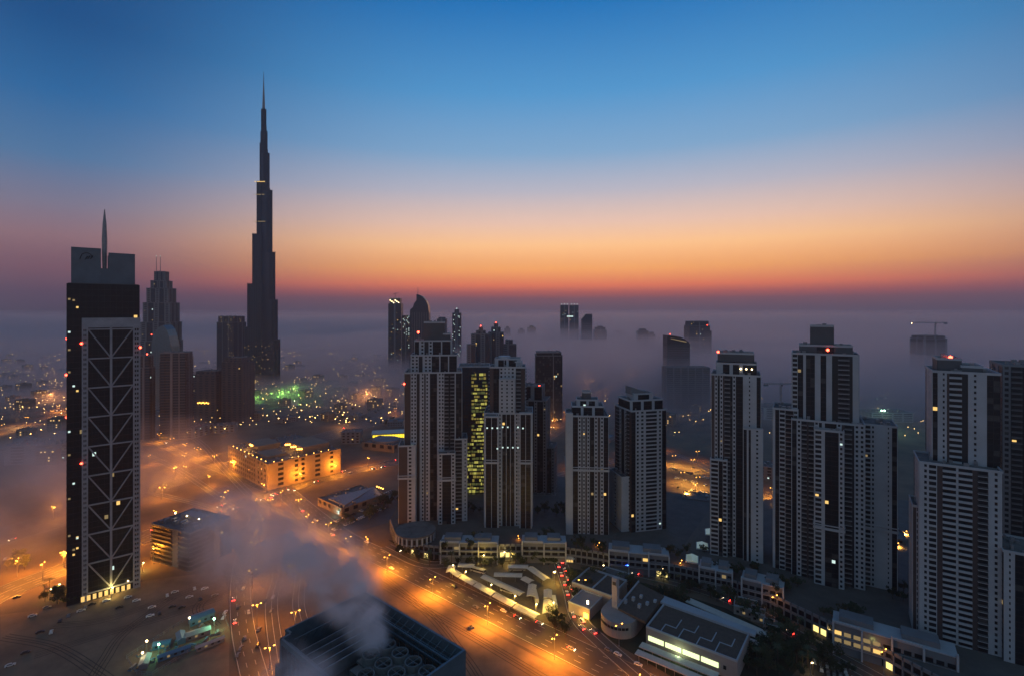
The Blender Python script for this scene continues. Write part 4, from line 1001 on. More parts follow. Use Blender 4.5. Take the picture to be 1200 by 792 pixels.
while cnt < 150:
    zone = rr.random()
    if zone < .45: px, py = rr.uniform(-40, 76), rr.uniform(418, 545)
    elif zone < .9: px, py = rr.uniform(165, 470), rr.uniform(418, 500)
    else: px, py = rr.uniform(600, 830), rr.uniform(420, 520)
    p = G(px, py).to_2d()
    if p.y > 2600 or near_road(p.x, p.y) or any((p-q).length < 34 for q in PL) or any((p-q).length < r_ for q, r_ in occ): continue
    PL.append(p); k = cnt % 4
    o = protos[k] if not used[k] else copy_tree(protos[k]); used[k] = True
    o.location = (p.x, p.y, 0); o.rotation_euler = (0, 0, R(rr.choice((-35, -20, 10, 55))+rr.uniform(-4, 4))); cnt += 1
# ================================================================= cooling roof in the foreground
zr = 95.0
c0 = Vector((-13.0, 144.0)); c1 = G(428, 691, zr).to_2d(); c3 = G(332, 742, zr).to_2d()
u = (c1-c0); Lr_ = u.length; rz = math.atan2(u.y, u.x)-math.pi/2    # local +y runs along the right hand side
t = thing('cooling_roof_building', 'foreground building with an open steel edged roof pit full of round cooling fans', 'building', (c0.x, c0.y, 0), rz)
Wd = 31.0; bl = mat('blue_grey_steel', (.11, .16, .19), .45, metal=.2, noise=.3, scale=.4)
# local: x from -Wd (left) to 0 (right), y from -30 (towards camera) to Lr_
y0_, y1_ = 0.0, Lr_
m = MB(); m.box(-Wd, 0, y0_, y1_, 0, zr-9); m.build('body', mat('rust_brick', (.16, .10, .07), .8, noise=.3, scale=.3), t)
m = MB(); m.box(-Wd+1, -1, y0_+1, y1_-1, zr-8.98, zr-8.8); m.build('roof', mat('dark_roof', (.03, .03, .03), .9, noise=.4, scale=.3), t)
m = MB()
th = .7
for (a, b, c, d) in ((-th, 0, y0_, y1_), (-Wd, -Wd+th, y0_, y1_-3), (-Wd+3, -th, y1_-th, y1_), (-Wd+3, -Wd+3+th, y1_-3, y1_-th), (-Wd, -Wd+3, y1_-3.7, y1_-3.01), (-Wd+th, -th, y0_, y0_+th)):
    m.box(a, b, c, d, zr-8.7, zr)
m.build('parapet', bl, t)
m = MB()
for i in range(int((y1_-y0_)/2.2)): y = y0_+1+i*2.2; m.box(.01, .25, y, y+1.5, zr-40, zr-1.5); m.box(-Wd-.25, -Wd-.01, min(y, y1_-6), min(y+1.5, y1_-4.5), zr-40, zr-1.5)
m.build('louvre', brown, t)
# cantilevered steel ledge with brackets inside the right hand wall and back wall
m = MB()
m.box(-2.6, -2.3, y0_+2, y1_-1.2, zr-3.2, zr-2.9); m.box(-1.1, -.8, y0_+2, y1_-1.2, zr-3.2, zr-2.9); m.box(-4.7, -4.4, y0_+2, y1_-1.2, zr-4.0, zr-3.7); m.box(-4.7, -4.4, y0_+2, y1_-1.2, zr-2.0, zr-1.5)
for i in range(int((y1_-y0_)/3)):
    y = y0_+3+i*3; m.bar((-4.4, y, zr-2.3), (-.8, y, zr-6.5), .14); m.bar((-4.4, y, zr-1.9), (-.8, y, zr-.4), .1); m.bar((-4.4, y, zr-2.25), (-4.4, y, zr-8.7), .12)
for i in range(8): x = -Wd+6+i*2.8; m.bar((x, y1_-3.6, zr-2.3), (x, y1_-.8, zr-6), .12)
m.box(-Wd+4, -4.8, y1_-3.8, y1_-3.5, zr-2.2, zr-2.0)
m.box(-Wd+2.3, -Wd+2.6, y0_+2, y1_-4, zr-2.2, zr-2.0)
m.build('bracket_ledge', bl, t)
m = MB()
for i in range(5): m.box(-Wd+4, -8, y1_-6-i*3.1, y1_-5.6-i*3.1, zr-8.6, zr-5)
m.build('pipe_rack', steel, t)
# fans
fanm = mat('fan_housing', (.17, .165, .16), .8, noise=.35, scale=.5); blade = mat('fan_blade', (.04, .04, .04), .5)
FN = []
for (a, b) in ((-10.5, 5), (-10.5, -4), (-10.5, 14), (-19, 6), (-19, -3), (-19, 15), (-27.5, 8), (-27.5, -1), (-10.5, -13), (-19, -12), (-27.5, -10), (-36, -6), (-10.5, 23), (-19, 24)):
    FN.append((a, b))
FN = [(x_, y_) for x_ in (-9.4, -15.2, -21.0) for y_ in (5.5, 11.4, 17.3, 23.2)][:11]
mm = MB()
mm.box(-21, -6.2, 2, 25, zr-8.75, zr-5.6); mm.build('fan_plinth', fanm, t)
def fan(x, y):
    m = MB(); n = 18; r0, r1 = 2.75, 2.25; zb_, zt_ = zr-5.58, zr-3.2
    m.box(x-2.85, x+2.85, y-2.85, y+2.85, zr-5.58, zr-5.0)
    i = len(m.v)
    for (r_, z) in ((r0, zr-5.0), (r1+.2, zt_), (r1-.1, zt_), (r1-.1, zr-4.9)):
        for k in range(n): a = 2*math.pi*k/n; m.v.append((x+r_*math.cos(a), y+r_*math.sin(a), z))
    for q in range(3):
        for k in range(n): m.f.append((i+q*n+k, i+q*n+(k+1) % n, i+(q+1)*n+(k+1) % n, i+(q+1)*n+k))
    h = m.build('fan_housing', fanm, t)
    m = MB()
    for k in range(8):
        a = 2*math.pi*k/8; c_, s_ = math.cos(a), math.sin(a)
        m.hexa([(x+c_*.5-s_*.1, y+s_*.5+c_*.1, zr-4.2), (x+c_*2.0-s_*.3, y+s_*2.0+c_*.3, zr-4.2), (x+c_*2.0+s_*.5, y+s_*2.0-c_*.5, zr-3.9), (x+c_*.5+s_*.3, y+s_*.5-c_*.3, zr-3.9),
                (x+c_*.5-s_*.1, y+s_*.5+c_*.1, zr-4.15), (x+c_*2.0-s_*.3, y+s_*2.0+c_*.3, zr-4.15), (x+c_*2.0+s_*.5, y+s_*2.0-c_*.5, zr-3.85), (x+c_*.5+s_*.3, y+s_*.5-c_*.3, zr-3.85)])
    m.bar((x, y, zr-4.3), (x, y, zr-3.7), .55, k=10)
    m.build('fan_blade', blade, h)
    m = MB(); m.bar((x-2.2, y, zt_-.1), (x+2.2, y, zt_-.1), .07); m.bar((x, y-2.2, zt_-.1), (x, y+2.2, zt_-.1), .07); m.build('guard', steel, h)
for f_ in FN: fan(*f_)

# ================================================================= work site lower left
cab_b = mat('cabin_blue', (.06, .16, .26), .5, noise=.2, scale=.5); cab_w = mat('cabin_white', (.28, .28, .28), .6, noise=.2, scale=.5)
def cabin(px, py, l, w, h, rz, mt, label, z=0.02):
    p = G(px, py); t = thing('site_cabin', label, 'cabin', (p.x, p.y, z), R(rz), 'long cabins on the work site')
    m = MB(); m.box(-l/2, l/2, -w/2, w/2, .2, h); m.build('body', wall2 if mt is cab_w else mt, t)
    m = MB(); m.hexa([(-l/2-.4, -w/2-.4, h+.01), (l/2+.4, -w/2-.4, h+.01), (l/2+.4, w/2+.4, h+.01), (-l/2-.4, w/2+.4, h+.01), (-l/2-.4, -.1, h+1), (l/2+.4, -.1, h+1), (l/2+.4, .1, h+1), (-l/2-.4, .1, h+1)]); m.build('roof', mt, t)
    for i in range(int(l/3.2)):
        m = MB(); x = -l/2+1+i*3.2; m.box(x, x+1.3, -w/2-.08, -w/2-.01, 1.2, 2.3); m.build('window', lit_dim if i % 4 == 1 else glass, t)
    m = MB()
    for s in (-1, 1):
        for k in (-1, 1): m.box(s*(l/2-.6)-.2, s*(l/2-.6)+.2, k*(w/2-.4)-.2, k*(w/2-.4)+.2, 0, .19)
    m.build('skid', steel, t)
for c in ((236, 727, 13, 6, 4, 44, cab_b, 'blue roofed cabin at the upper end of the work site'), (232, 745, 12, 5, 3, 38, cab_w, 'pale roofed cabin beside the brightest green floodlight'), (212, 750, 9, 4, 2.8, 128, cab_b, 'blue cabin in the middle of the work site'),
          (204, 768, 15, 3, 2.6, 38, cab_b, 'long low bright blue cabin at the lower edge of the work site'), (190, 758, 8, 4, 2.8, 20, cab_b, 'small blue cabin left of the middle of the work site'), (170, 778, 9, 4, 2.8, 115, cab_w, 'pale cabin at the left end of the work site'), (246, 757, 14, 2.5, 2.4, 42, cab_w, 'thin pale shed along the lower right edge of the work site')):
    cabin(*c)
rs3 = random.Random(21)
for i in range(26):
    a_ = rs3.random(); px_, py_ = 160+a_*92+rs3.uniform(-8, 8), 779-a_*44+rs3.uniform(-7, 9); p = G(px_, py_); l_, h_ = rs3.uniform(1.5, 5), rs3.uniform(.6, 2.2)
    t = thing('material_stack', 'small stack of building material among the site cabins', 'building material', (p.x, p.y, .02), rs3.uniform(0, 3), 'stacks of building material on the work site')
    for k in range(3): m = MB(); m.box(-l_/2+k*.2, l_/2-k*.3, -.9+k*.15, .9-k*.2, k*h_/3+.002, (k+1)*h_/3); m.build('layer', (steel, cab_b, sand)[(i+k) % 3], t)
m = MB(); pts = [G(a, b) for a, b in ((148, 772), (235, 716), (262, 722), (268, 736), (178, 792), (160, 790), (148, 772))]
for a, b in zip(pts, pts[1:]):
    n = int((b-a).length/3)
    for i in range(n): q = a+(b-a)*i/n; m.box(q.x-.08, q.x+.08, q.y-.08, q.y+.08, 0, 2.2)
    m.bar((a.x, a.y, 2.1), (b.x, b.y, 2.1), .08); m.bar((a.x, a.y, 1.0), (b.x, b.y, 1.0), .08)
tag(m.build('fence', steel, None), 'steel post fence around the floodlit work site', 'fence')
def flood(px, py, h, mt, colr, power, label, cat='floodlight'):
    p = G(px, py); t = thing('floodlight_mast', label, cat, (p.x, p.y, 0)); m = MB(); m.bar((0, 0, 0), (0, 0, h), .16, .1, 6); m.build('post', steel, t)
    m = MB(); m.ball((0, 0, h+.4), .55, 8); m.build('lamp_head', mt, t); street_light((0, -.9, h+.2), colr, power, parent=t)
flood(251, 739, 7, grnl, (.3, 1, .5), 2600, 'brightest green white floodlight at the upper right of the work site')
flood(222, 738, 7, sodw, (.9, 1, .6), 600, 'yellowish floodlight between the two upper cabins of the work site')
flood(186, 768, 6, grnl, (.25, 1, .55), 1500, 'green floodlight at the lower middle of the work site')
flood(172, 764, 6, sodw, (1, .8, .4), 900, 'small warm floodlight at the left end of the work site')
flood(167, 776, 5, sodw, (1, .85, .4), 500, 'small warm floodlight lowest on the work site')

# ================================================================= street lamps
def lamp_proto(h=12, arm=2.2, mt=sod, double=True, rad=.3, label='tall double armed sodium street lamp glowing orange beside a road', group='street lamps along the roads'):
    t = thing('street_lamp', label, 'street lamp', (0, 0, 0), 0, group)
    m = MB(); m.bar((0, 0, 0), (0, 0, h), .17, .09, 8); m.box(-.3, .3, -.3, .3, 0, .5); m.build('pole', steel, t)
    for s in ((-1, 1) if double else (1,)):
        m = MB(); m.bar((0, 0, h-.1), (s*arm, 0, h+.3), .07); m.build('arm', steel, t)
        m = MB(); m.hexa([(s*arm-.5, -.2, h+.15), (s*arm+.5, -.2, h+.15), (s*arm+.5, .2, h+.15), (s*arm-.5, .2, h+.15), (s*arm-.4, -.12, h+.42), (s*arm+.4, -.12, h+.42), (s*arm+.4, .12, h+.42), (s*arm-.4, .12, h+.42)]); 
        m.ball((s*arm, 0, h+.12), rad, 6, rad*.5); m.build('lamp_head', mt, t)
    return t
LP = lamp_proto()
NL = 0; first = True
ORANGE = (1.0, 0.31, 0.022)
def place_lamp(x, y, rz=0.0, power=0, label=None, proto=None, colr=ORANGE, zl=11.3):
    global first
    pr = proto or LP
    if not pr.get('used'): o = pr; pr['used'] = 1
    else: o = copy_tree(pr)
    o.location = (x, y, 0); o.rotation_euler = (0, 0, rz)
    if label: o['label'] = label
    if power:
        l = street_light((x, y, zl), colr, power*((1.5 if ('avenue' in (label or '') or colr == (1, .45, .07)) else 1.0) if proto is None else 1), rad=.6, cut=(166 if ('avenue' in (label or '') or colr == (1, .45, .07)) else 158 if y > 640 else None) if proto is None else None)
    return o
# main avenue: lamps on the median
base = a0+AN*12.6
for i, k in enumerate(range(-2, 6)):
    q = base+AV*(k*49+2); place_lamp(q.x, q.y, math.atan2(AV.y, AV.x)+math.pi/2, 60000 if k > -1 else 36000, label='tall sodium street lamp lighting the wide avenue orange')
for key, st, off, pw in (('cross_street', 42, 0, 50000), ('north_street', 46, 0, 42000), ('west_street', 48, 7.5, 16000), ('slip_road', 60, -5, 9000), ('highway', 130, 0, 16000), ('east_street', 62, 13, 15000), ('tower_street', 60, 6.5, 700), ('side_street', 55, 6.5, 0), ('far_highway', 60, 0, 16000), ('back_street', 50, 8, 9000)):
    for (q, d) in resample(ROADS[key], st)[1:]:
        n = Vector((-d.y, d.x)); q = q+n*off
        if q.y < 120 or q.y > 2700 or abs(q.x/q.y) > 1.15: continue
        NL += 1; place_lamp(q.x, q.y, math.atan2(d.y, d.x)+math.pi/2, pw)
# lit car park between the towers
for (a, b) in ((790, 545), (812, 550), (800, 566), (818, 572), (805, 590), (815, 580), (905, 585), (912, 605), (1060, 640), (1050, 655)):
    p = G(a, b); place_lamp(p.x, p.y, 0.3, 30000, colr=(1, .45, .07))
# junction sandy plots on the left
for (a, b) in ((175, 545), (205, 560), (230, 535), (245, 570), (265, 590), (190, 585), (215, 545), (350, 600), (385, 630), (430, 648), (360, 620), (330, 590), (300, 640), (20, 675), (50, 680), (75, 665), (180, 660), (300, 600)):
    p = G(a, b); place_lamp(p.x, p.y, a*.1, 24000 if a > 100 else 26000)
# yellow lamps in the bus yard
YL = lamp_proto(8, 1.2, sodw, False, .4, 'short yellow lamp post in the bus yard', 'yellow lamp posts of the bus yard')
for (a, b, pw) in ((628, 724, 9000), (650, 684, 8000), (648, 722, 9000), (600, 662, 5000), (566, 664, 2500), (545, 684, 3500), (575, 700, 3500), (603, 714, 5500), (530, 676, 2000)):
    p = G(a, b); place_lamp(p.x, p.y, 1.2, pw, proto=YL, colr=(1, .62, .09), zl=8.2)
WL = lamp_proto(6, .8, sodw, False, .35, 'short warm garden lamp post among the dark trees', 'garden lamp posts by the podium')
for (a, b, pw) in ((497, 648, 900), (530, 656, 500), (648, 680, 0), (700, 678, 500), (706, 672, 400), (745, 672, 300), (775, 676, 500), (660, 640, 900), (870, 700, 200), (960, 738, 2600), (972, 748, 1800), (1005, 756, 1400), (1040, 775, 700), (1065, 790, 900), (950, 790, 600), (560, 658, 700), (590, 656, 900), (632, 655, 600)):
    p = G(a, b); place_lamp(p.x, p.y, 0, pw, proto=WL, colr=(1, .7, .25), zl=5.8)
# glow at the foot of the braced tower
for (a, b, pw, cc) in ((110, 696, 3800, (1, .75, .2)), (132, 698, 4500, (1, .72, .2)), (150, 690, 4000, (1, .72, .2)), (84, 690, 5000, (.95, .85, .15)), (70, 694, 2500, (.95, .85, .15)), (168, 668, 3500, (1, .8, .2)), (60, 700, 1600, (1, .7, .2))):
    p = G(a, b); place_lamp(p.x, p.y-1, 0, pw, proto=WL, colr=cc, zl=5)
# small lamps scattered in the low city
CL = lamp_proto(8, .6, mat('far_lamp', (.3, .2, .1), .4, emis=(1.0, .55, .15), estr=30), False, .6, 'small street lamp glowing in the hazy district', 'small street lamps of the hazy district')
rr = random.Random(5); n = 0
while n < 110:
    z_ = rr.random()
    if z_ < .27: px, py = rr.uniform(0, 76), rr.uniform(420, 520)
    elif z_ < .8: px, py = rr.uniform(165, 472), rr.triangular(418, 512, 500)
    else: px, py = rr.uniform(600, 840), rr.uniform(430, 520)
    p = G(px, py)
    if p.y > 2600: continue
    place_lamp(p.x, p.y, 0, 0, proto=CL); n += 1
m = MB()
for i in range(640):
    px, py = rr.uniform(-20, 480), 404+rr.random()**.8*100; p = G(px, py); m.ball((p.x, p.y, 5+rr.random()*6), min(1.9, p.y/1400*.8), 4)
for i in range(260):
    px, py = rr.uniform(560, 1200), 405+rr.random()*110; p = G(px, py); m.ball((p.x, p.y, 6), p.y/1400*.9, 4)
m.build('city_lights', mat('distant_light', (.3, .2, .1), .4, emis=(1.0, .6, .2), estr=9), None, kind='stuff', label='countless tiny warm lights of the far city', category='city lights')
for (a, b, pw) in ((330, 468, 34000), (345, 462, 16000), (300, 474, 12000)):
    p = G(a, b); l = street_light((p.x, p.y, 14), (.35, 1, .15), pw)
for (a, b) in ((318, 466), (326, 470), (338, 464), (350, 468), (334, 474), (344, 460)):
    p = G(a, b); t = thing('garden_floodlight', 'green glowing floodlight on the lit lawn near the tallest tower', 'floodlight', (p.x, p.y, 0), 0, 'green floodlights on the far lawn'); m = MB(); m.bar((0, 0, 0), (0, 0, 9), .3); m.build('post', steel, t); m = MB(); m.ball((0, 0, 10), 1.6); m.build('lamp_head', mat('green_lamp', (.2, .3, .1), .5, emis=(.4, 1, .15), estr=4), t)
for (a, b, pw) in ((60, 470, 40000), (400, 500, 16000), (20, 500, 40000), (430, 470, 40000), (690, 455, 16000), (740, 445, 14000), (640, 500, 12000)):
    p = G(a, b); street_light((p.x, p.y, 16), (1, .45, .12), pw)

# ================================================================= cars
CARC = [('pale', (.5, .5, .48)), ('grey', (.16, .16, .17)), ('dark', (.03, .03, .035)), ('white', (.65, .65, .63))]
def car_proto(cn, c, lit=False):
    t = thing('parked_car', cn+' car', 'car', (0, 0, 0)); cm = mat('car_paint_'+cn, c, .3, spec=.6)
    m = MB(); m.hexa([(-2.2, -.9, .3), (2.2, -.88, .3), (2.2, .88, .3), (-2.2, .9, .3), (-2.15, -.85, .95), (2.1, -.8, .82), (2.1, .8, .82), (-2.15, .85, .95)])
    m.hexa([(-1.7, -.78, .93), (1.0, -.78, .86), (1.0, .78, .86), (-1.7, .78, .93), (-1.2, -.6, 1.42), (.3, -.6, 1.42), (.3, .6, 1.42), (-1.2, .6, 1.42)]); m.build('body', cm, t)
    m = MB(); m.hexa([(-1.5, -.8, .98), (.9, -.8, .95), (.9, .8, .95), (-1.5, .8, .98), (-1.15, -.63, 1.36), (.35, -.63, 1.36), (.35, .63, 1.36), (-1.15, .63, 1.36)]); m.build('windows' if 0 else 'glazing', glass, t)
    for x in (-1.35, 1.35):
        for y in (-.86, .86): m = MB(); m.bar((x, y-.1, .32), (x, y+.1, .32), .32, k=10); m.build('wheel', core, t)
    if lit:
        for y in (-.6, .6): m = MB(); m.box(-2.28, -2.2, y-.28, y+.28, .55, .92); m.build('taillight', mat('tail_glow', (.4, 0, 0), .4, emis=(1, .03, .02), estr=25), t)
        for y in (-.6, .6): m = MB(); m.box(2.14, 2.22, y-.2, y+.2, .55, .78); m.build('headlight', mat('head_glow', (.4, .4, .4), .4, emis=(1, .8, .5), estr=22), t)
    return t
def car_small(cn, c):
    cm = MATS['car_paint_'+cn]; m = MB()
    m.hexa([(-2.2, -.9, .2), (2.2, -.88, .2), (2.2, .88, .2), (-2.2, .9, .2), (-2.15, -.85, .95), (2.1, -.8, .82), (2.1, .8, .82), (-2.15, .85, .95)])
    m.hexa([(-1.7, -.78, .93), (1.0, -.78, .86), (1.0, .78, .86), (-1.7, .78, .93), (-1.2, -.6, 1.42), (.3, -.6, 1.42), (.3, .6, 1.42), (-1.2, .6, 1.42)])
    o = m.build('parked_car', cm); o.data.materials.append(glass)
    for i in (8, 9, 10, 11): o.data.polygons[i].material_index = 1
    return tag(o, cn, 'car')
CP = [car_proto(*c) for c in CARC]; CLIT = car_proto('driving', (.3, .3, .3), True); CS = [car_small(*c) for c in CARC]
for o in CP+[CLIT]+CS: o['used'] = 0
rc2 = random.Random(3)
def place_car(x, y, rz, where, kind=None, small=False, z=.08):
    k = rc2.randrange(4) if kind is None else kind
    pr = CLIT if kind == 'lit' else (CS if small else CP)[k]
    o = pr if not pr['used'] else copy_tree(pr)
    if not pr['used']: pr['used'] = 1
    o.location = (x, y, z); o.rotation_euler = (0, 0, rz)
    if kind == 'lit': o.name = 'driving_car'; o['label'] = 'grey car with red tail lights '+where[0]
    else: o['label'] = CARC[k][0]+' car '+where[0]
    o['group'] = where[1]; return o
W1 = ('parked in the narrow lot left of the cluster', 'cars in the narrow lot beside the junction')
for j, (ya, xa, xb) in enumerate(((0, 0, 1), (1, 0, 1), (2, 0, 1))):
    A0 = G(388+j*6, 622-j*11).to_2d(); B0 = G(462, 590-j*8).to_2d(); n = int((B0-A0).length/2.9); dr = (B0-A0).normalized()
    for i in range(n):
        if rc2.random() < .3: continue
        q = A0+dr*i*2.9; place_car(q.x, q.y, math.atan2(dr.y, dr.x)+math.pi/2+rc2.uniform(-.05, .05), W1, small=True)
W2 = ('parked in the orange lit lot between the towers', 'cars in the orange lit lot')
for j in range(5):
    A0 = G(786+j*3, 548+j*11).to_2d(); B0 = G(850+j*12, 566+j*11).to_2d(); n = int((B0-A0).length/2.9); dr = (B0-A0).normalized()
    for i in range(n):
        if rc2.random() < .4: continue
        q = A0+dr*i*2.9; place_car(q.x, q.y, math.atan2(dr.y, dr.x)+math.pi/2, W2, small=True)
W3 = ('parked in the dark corner lot at the bottom edge', 'cars in the dark corner lot')
for j in range(3):
    A0 = G(955+j*8, 776+j*9).to_2d(); B0 = G(1000+j*8, 790+j*9).to_2d(); n = int((B0-A0).length/2.8); dr = (B0-A0).normalized()
    for i in range(n):
        q = A0+dr*i*2.8; place_car(q.x, q.y, math.atan2(dr.y, dr.x)+math.pi/2, W3, kind=rc2.choice((0, 3, 1)))
W4 = ('parked on the sand lot left of the work site', 'cars on the sand lot')
for (a, b) in ((20, 661), (38, 722), (47, 741), (55, 712), (80, 722), (95, 716), (100, 712), (108, 708), (125, 704), (150, 700), (178, 712), (187, 719), (202, 711), (213, 712), (222, 700), (235, 702), (176, 722), (205, 694), (240, 690), (252, 698), (228, 690), (60, 741), (12, 780), (30, 765), (20, 700), (6, 655), (70, 728), (140, 712), (160, 704), (196, 698)):
    p = G(a, b); place_car(p.x, p.y, rc2.choice((.6, .7, 2.2, .65)), W4)
W5 = ('driving on the curving street left of the cooling roof', 'cars on the west street')
for (a, b, h) in ((280, 712, 1), (279, 768, 1), (282, 760, 1), (303, 738, 1), (302, 757, 1), (262, 724, 1), (285, 690, 1), (320, 700, 0), (318, 716, 0), (296, 672, 1), (264, 718, 1), (310, 705, 0)):
    p = G(a, b); place_car(p.x, p.y, 1.75, W5)
W6 = ('waiting in the short queue on the side street', 'cars queuing on the side street')
RS_ = resample(ROADS['side_street'], 6.2)
for i in range(15):
    q, d = RS_[1+i]; n = Vector((-d.y, d.x)); q = q+n*(-2.6 if i % 2 else 1.2)
    place_car(q.x, q.y, math.atan2(-d.y, -d.x) if 1 else 0, W6, kind='lit', z=.1)
W7 = ('driving on the wide avenue', 'cars on the avenue and cross street')
for i, (k, o_) in enumerate(((3, 4), (7, -4), (12, 7), (16, 0), (20, -6), (23, 3))):
    P_ = ROADS['avenue']; q = P_[min(k, len(P_)-2)]; d = (P_[min(k+1, len(P_)-1)]-q).normalized(); n = Vector((-d.y, d.x)); q = q+n*o_; place_car(q.x, q.y, math.atan2(-d.y, -d.x), W7, z=.06)
for i in range(10):
    P_ = ROADS['cross_street']; k = 3+i*4; q = P_[k]; d = (P_[k+1]-q).normalized(); n = Vector((-d.y, d.x)); q = q+n*rc2.choice((-8, -4.5, 4.5, 8)); place_car(q.x, q.y, math.atan2(d.y, d.x), W7, kind='lit' if i % 2 else None, z=.07)
for key, n_, w_ in (('avenue', 14, (-8, -4, 0, 4, 8)), ('west_street', 6, (-4, 0, 4)), ('north_street', 9, (-7, -3, 3, 7)), ('cross_street', 14, (-10, -6, 6, 10)), ('tower_street', 6, (-2.5, 2.5)), ('highway', 16, (-18, -12, -6, 6, 12, 18))):
    P_ = [x for x in resample(ROADS[key], 7) if x[0].y > 250 and abs(x[0].x/x[0].y) < 1.02]
    for i in range(n_):
        q, d = P_[rc2.randrange(len(P_))]; o_ = rc2.choice(w_); n = Vector((-d.y, d.x)); s_ = 1 if o_ > 0 else -1
        place_car(q.x+n.x*o_, q.y+n.y*o_, math.atan2(d.y*s_, d.x*s_), W7, kind='lit' if rc2.random() < .75 else None, z=.09)
W8 = ('parked by the kerb near the club building', 'cars near the club building')
for (a, b, r_) in ((713, 762, -.7), (748, 779, -.6), (724, 767, -.7), (700, 740, -1.2), (1060, 784, -.6), (1040, 776, -.6), (1020, 768, -.6)):
    p = G(a, b); place_car(p.x, p.y, r_, W8, kind=3 if a == 748 else None)
# white delivery trucks on the sand plot
p = G(552, 736); t = thing('utility_box', 'small pale cabinet alone on the orange lit sand plot', 'cabinet', (p.x, p.y, 0), .5); m = MB(); m.box(-1.6, 1.6, -1.2, 1.2, 0, 1.4); m.build('body', wall2, t); m = MB(); m.box(-.7, .7, -.5, .5, 1.41, 1.9); m.build('hatch', core, t)

# ================================================================= trees
leaf = [mat('leaf_dark', (.035, .055, .02), .9, noise=.5, scale=1.2), mat('leaf_olive', (.06, .075, .03), .9, noise=.5, scale=1.2)]
bark = mat('bark', (.09, .06, .04), .95, noise=.4, scale=3)
def tree_proto(seed, h, r_, mt, palm=False):
    q = random.Random(seed); t = thing('palm_tree' if palm else 'tree', 'x', 'tree', (0, 0, 0))
    m = MB(); m.bar((0, 0, 0), (.1, .1, h*.5), .22, .15, 6); top = (.1, .1, h*(.92 if palm else .5))
    m.bar((.1, .1, h*.5), (.15, .05, h*(.92 if palm else .8)), .15, .07 if not palm else .13, 6)
    if not palm:
        for i in range(5): a = q.uniform(0, 6.28); m.bar((.1, .1, h*.42), (math.cos(a)*r_*.6, math.sin(a)*r_*.6, h*q.uniform(.55, .8)), .1, .03, 5)
    m.build('trunk', bark, t); m = MB()
    if palm:
        for i in range(16):
            a = i*6.283/16+q.uniform(-.1, .1); dn = q.uniform(.1, 1.2); pv = Vector((0.1, 0.1, h*.92)); hd = Vector((math.cos(a), math.sin(a), 0)); sd = Vector((-hd.y, hd.x, 0))
            pts = [pv+hd*r_*k/4+Vector((0, 0, .6*math.sin(k/4*2.2)-dn*(k/4)**2*1.4)) for k in range(5)]
            for k in range(4): w0, w1 = .34*(1-k/5), .34*(1-(k+1)/5); m.poly([pts[k]+sd*w0, pts[k+1]+sd*w1, pts[k+1]-sd*w1, pts[k]-sd*w0])
    else:
        cl = [(q.gauss(0, r_*.42), q.gauss(0, r_*.42), h*.66+q.gauss(0, h*.12), q.uniform(.5, .95)) for _ in range(15)]
        for _ in range(620):
            c = q.choice(cl); v_ = Vector((q.gauss(0, 1), q.gauss(0, 1), q.gauss(0, .8))).normalized()*c[3]*q.uniform(.6, 1.15)*r_*.42
            p_ = Vector(c[:3])+v_; a = Vector((q.gauss(0, 1), q.gauss(0, 1), q.gauss(0, 1))).normalized()*q.uniform(.14, .3); b = a.orthogonal().normalized()*q.uniform(.14, .28)
            m.poly([p_-a-b, p_+a-b, p_+a+b, p_-a+b])
    m.build('crown', mt, t); t['used'] = 0; return t
TP = [tree_proto(1, 7, 3.0, leaf[0]), tree_proto(2, 9, 3.6, leaf[1]), tree_proto(3, 5.5, 2.6, leaf[0]), tree_proto(4, 9, 2.9, leaf[1], True)]
def place_tree(x, y, where, k=None, z=0.0):
    k = rc2.choice((0, 1, 2, 0, 1, 3)) if k is None else k; pr = TP[k]; o = pr if not pr['used'] else copy_tree(pr); pr['used'] = 1
    s = rc2.uniform(.75, 1.3); o.location = (x, y, z); o.rotation_euler = (0, 0, rc2.uniform(0, 6.28)); o.scale = (s, s, s*rc2.uniform(.9, 1.1))
    o['label'] = ('round dark leafy tree ', 'taller olive leafy tree ', 'small dense dark tree ', 'slim palm tree ')[k]+where[0]; o['group'] = where[1]
    return o
def inside(p, poly):
    c = False; n = len(poly)
    for i in range(n):
        a, b = poly[i], poly[i-1]
        if (a[1] > p[1]) != (b[1] > p[1]) and p[0] < (b[0]-a[0])*(p[1]-a[1])/(b[1]-a[1])+a[0]: c = not c
    return c
def scatter(poly, n, where, md=4.5):
    xs = [p[0] for p in poly]; ys = [p[1] for p in poly]; got = []; tr = 0
    while len(got) < n and tr < n*60:
        tr += 1; p = (rc2.uniform(min(xs), max(xs)), rc2.uniform(min(ys), max(ys)))
        if not inside(p, poly): continue
        g_ = G(*p)
        if any((g_-h_).length < md for h_ in got): continue
        got.append(g_); place_tree(g_.x, g_.y, where)
scatter([(668, 676), (760, 692), (800, 700), (800, 712), (760, 706), (735, 690), (700, 688), (690, 700), (672, 706)], 34, ('in the dark garden behind the club building', 'trees of the garden behind the club'))
scatter([(890, 752), (915, 742), (950, 758), (1000, 792), (880, 792), (872, 775)], 46, ('in the dark park at the lower right', 'trees of the dark park'))
scatter([(760, 677), (850, 700), (905, 725), (960, 755), (900, 735), (840, 708)], 26, ('along the podium street', 'trees along the podium street'))
scatter([(470, 648), (520, 662), (650, 658), (650, 661), (520, 668), (466, 652)], 26, ('in front of the left shop fronts', 'trees in front of the shop fronts'))
scatter([(640, 722), (656, 726), (664, 748), (650, 742)], 9, ('by the corner of the bus yard', 'trees at the bus yard corner'))
scatter([(372, 620), (400, 628), (470, 590), (468, 580), (420, 606)], 20, ('beside the narrow parking lot', 'trees beside the narrow parking lot'))
